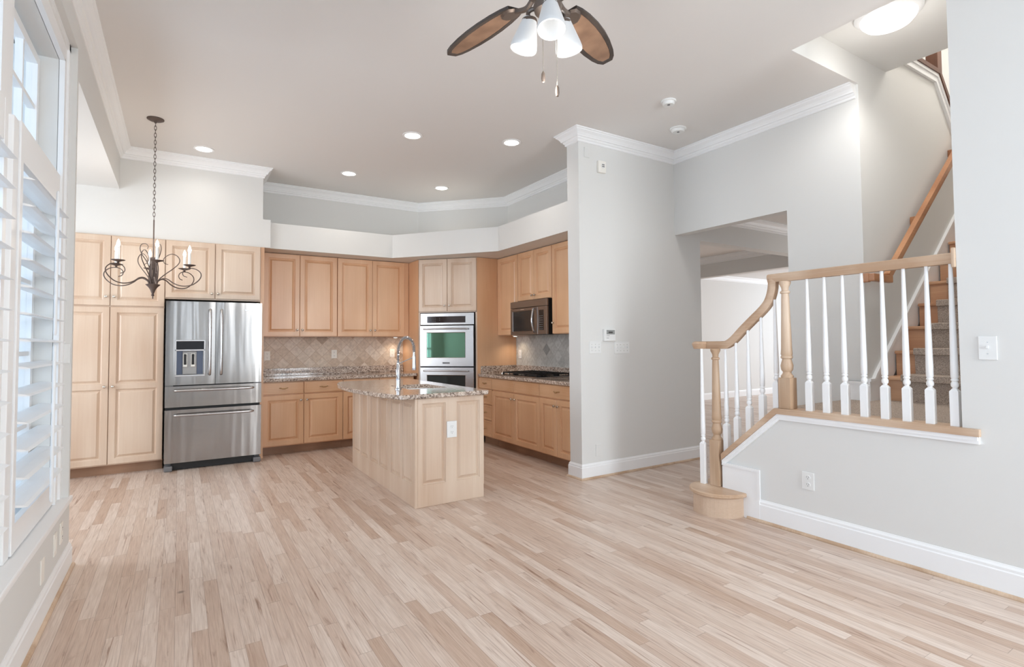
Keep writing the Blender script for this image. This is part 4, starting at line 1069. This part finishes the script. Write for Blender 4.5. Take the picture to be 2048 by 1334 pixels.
# ================================================================== CHANDELIER
CX, CY = -.207, 5.845
t = thing('chandelier', 'dark iron six-candle scroll chandelier hanging on a chain', 'chandelier', (CX, CY, 1.745))
zo = 1.745
bm = BM(); lathe(bm, [(.068, ZC-zo), (.068, ZC-zo-.008), (.05, ZC-zo-.018), (.012, ZC-zo-.026), (.008, ZC-zo-.04)], seg=28); obj('canopy', bm, iron, t, True)
bm = BM(); ztop, zbot = ZC-zo-.035, 2.47-zo; n = 27; pitch = (ztop-zbot)/n
for i in range(n):
    zc_ = ztop-pitch*(i+.5); lp = []
    for j in range(14):
        a = 2*PI*j/14; u, v = .0085*math.cos(a), (pitch*.5+.006)*math.sin(a)
        lp.append((u, 0, zc_+v) if i % 2 else (0, u, zc_+v))
    tube(bm, lp, .0024, 5, True)
obj('chain', bm, iron, t, True)
bm = BM(); lathe(bm, [(.003, .73), (.0055, .72), (.0055, .16)], seg=8); obj('center_rod', bm, iron, t, True)
bm = BM(); lathe(bm, [(.0001, 0), (.004, .004), (.006, .012), (.003, .022), (.011, .030), (.0125, .038), (.008, .046), (.012, .056), (.022, .085), (.036, .108), (.054, .126), (.058, .132), (.044, .136), (.03, .14)], seg=24); obj('hub', bm, iron, t, True)
AR = [(.03, .135), (.045, .165), (.085, .188), (.125, .180), (.165, .150), (.215, .127), (.275, .120), (.335, .135), (.385, .175), (.405, .215), (.395, .250), (.355, .278), (.305, .284), (.262, .268), (.247, .238), (.258, .213), (.285, .203)]
SCR = [(.03, .135), (.045, .18), (.09, .23), (.15, .285), (.195, .335), (.205, .375), (.185, .41), (.145, .425), (.105, .405), (.078, .37), (.085, .335), (.115, .325)]
SCR2 = [(.015, .135), (.022, .25), (.045, .33), (.085, .40), (.10, .45), (.09, .49), (.06, .50), (.04, .48), (.045, .455)]
for k in range(6):
    a = R(-23+60*k); c_, s_ = math.cos(a), math.sin(a)
    q = BM(); tube(q, catmull([(r*c_, r*s_, z) for r, z in AR], 5), lambda u: .0058-.0022*u, 6); ar = obj('arm', q, iron, t, True)
    px, py = .305*c_, .305*s_
    q = BM(); lathe(q, [(.006, .282), (.010, .290), (.006, .297), (.018, .302), (.048, .312), (.052, .316), (.03, .314), (.0125, .314)], (px, py, 0), 20); obj('drip_pan', q, iron, ar, True)
    q = BM(); lathe(q, [(.0115, .314), (.0115, .425), (.008, .430)], (px, py, 0), 12); obj('candle_sleeve', q, candle_m, ar, True)
    q = BM(); lathe(q, [(.007, .428), (.013, .445), (.0135, .458), (.008, .480), (.0001, .497)], (px, py, 0), 12); obj('bulb', q, bulb_m, ar, True)
    b = R(7+60*k); c_, s_ = math.cos(b), math.sin(b)
    q = BM(); S = SCR if k % 2 == 0 else SCR2
    tube(q, catmull([(r*c_, r*s_, z) for r, z in S], 5), lambda u: .0048-.002*u, 6); obj('scroll', q, iron, t, True)
    q = BM(); tube(q, [(.022*c_, .022*s_, .13), (.028*c_, .028*s_, .25), (.020*c_, .020*s_, .38)], .0045, 6); tube(q, [(.024*math.cos(a), .024*math.sin(a), .13), (.018*math.cos(a), .018*math.sin(a), .32)], .004, 6); obj('stem', q, iron, t, True)
point('chandelier_lamp', (CX, CY, 2.30), 7, WARM, .25)

# ================================================================== CEILING FAN
FCX, FCY = 1.275, 1.748
t = thing('ceiling_fan', 'bronze ceiling fan with brown leaf blades and three lit shades', 'ceiling fan', (FCX, FCY, 2.80), 0)
bm = BM(); lathe(bm, [(.075, .607), (.07, .58), (.03, .545), (.014, .53), (.014, .20), (.03, .19)], seg=28); obj('downrod', bm, bronze, t, True)
bm = BM(); lathe(bm, [(.03, .19), (.10, .17), (.145, .13), (.15, .09), (.135, .055), (.10, .035), (.09, .01), (.085, -.03), (.05, -.045), (.045, -.07), (.06, -.085), (.055, -.11), (.03, -.125)], seg=36); obj('motor', bm, bronze, t, True)
HW = [(.20, .044), (.24, .058), (.30, .070), (.38, .078), (.46, .079), (.54, .073), (.62, .060), (.665, .046), (.695, .026)]
def blade(a):
    o_ = HW; M = Matrix.Rotation(a, 4, 'Z') @ Matrix.Translation((0, 0, .0)) @ Matrix.Rotation(R(-13), 4, 'X')
    out_ = [(r, h) for r, h in o_]+[(r, -h) for r, h in o_[::-1]]
    q = BM(); n = len(out_); c_ = (.45, 0)
    def ringv(f, z): return [q.verts.new(M @ Vector((c_[0]+(r-c_[0])*f[0], h*f[1], z))) for r, h in out_]
    T = ringv((1, 1), .006); B = ringv((1, 1), -.006); I = ringv((.90, .74), -.006); I2 = ringv((.895, .72), -.003)
    q.faces.new(T)
    for i in range(n):
        j = (i+1) % n; q.faces.new((T[i], T[j], B[j], B[i])); q.faces.new((B[i], B[j], I[j], I[i])); q.faces.new((I[i], I[j], I2[j], I2[i]))
    q.faces.new(I2[::-1]); bl = obj('blade', q, blade_rim, t)
    q = BM(); J = ringv2 = [q.verts.new(M @ Vector((c_[0]+(r-c_[0])*.893, h*.715, -.0045))) for r, h in out_]
    K = [q.verts.new(M @ Vector((c_[0]+(r-c_[0])*.893, h*.715, -.0032))) for r, h in out_]
    q.faces.new(J[::-1]); q.faces.new(K)
    for i in range(n): q.faces.new((J[i], J[(i+1) % n], K[(i+1) % n], K[i]))
    obj('cane_panel', q, cane, bl)
    q = BM()
    Q = [(.09, .0, -.01), (.13, .0, -.028), (.17, 0, -.022), (.20, 0, -.010)]
    tube(q, catmull([M @ Vector(p) for p in Q], 4), .012, 8)
    P_ = [(.19, .018), (.205, .040), (.235, .046), (.265, .034), (.285, .012), (.285, -.012), (.265, -.034), (.235, -.046), (.205, -.040), (.19, -.018)]
    U = [q.verts.new(M @ Vector((x_, y_, -.0065))) for x_, y_ in P_]; V = [q.verts.new(M @ Vector((.237+(x_-.237)*.8, y_*.8, -.016))) for x_, y_ in P_]
    for i in range(10): q.faces.new((U[i], U[(i+1) % 10], V[(i+1) % 10], V[i]))
    q.faces.new(V[::-1]); q.faces.new(U)
    obj('blade_bracket', q, bronze, bl, True)
for k in range(5): blade(R(27.3+72*k))
for a in (129, -119, -2):
    c_, s_ = math.cos(R(a)), math.sin(R(a))
    q = BM(); tube(q, catmull([(.03*c_, .03*s_, -.10), (.06*c_, .06*s_, -.085), (.085*c_, .085*s_, -.095), (.080*c_, .080*s_, -.125)], 5), .009, 8)
    lathe(q, [(.012, -.115), (.032, -.128), (.034, -.142)], (.080*c_, .080*s_, 0), 18); arm = obj('light_arm', q, bronze, t, True)
    M = Matrix.Translation((.080*c_, .080*s_, -.135)) @ Matrix.Rotation(R(14), 4, Vector((s_, -c_, 0))) 
    q = BM(); lathe(q, [(.030, .01), (.033, -.005), (.043, -.045), (.054, -.090), (.057, -.108), (.055, -.118), (.050, -.118), (.046, -.10), (.03, -.04), (.0001, -.02)], seg=28)
    for v in q.verts: v.co = M @ v.co
    obj('lamp_shade', q, glass_shade, arm, True)
for (x_, y_, l_) in ((-.012, .02, .235), (.03, -.02, .30)):
    q = BM(); tube(q, [(x_, y_, -.12), (x_, y_, -.12-l_)], .0018, 6); ch = obj('pull_chain', q, nickel, t)
    q = BM(); lathe(q, [(.003, -.12-l_), (.0075, -.13-l_), (.0085, -.15-l_), (.006, -.165-l_), (.0001, -.168-l_)], (x_, y_, 0), 12); obj('pull_fob', q, bronze, ch, True)
point('fan_lamp', (FCX, FCY, 2.36), 15, (1, .95, .88), .18)
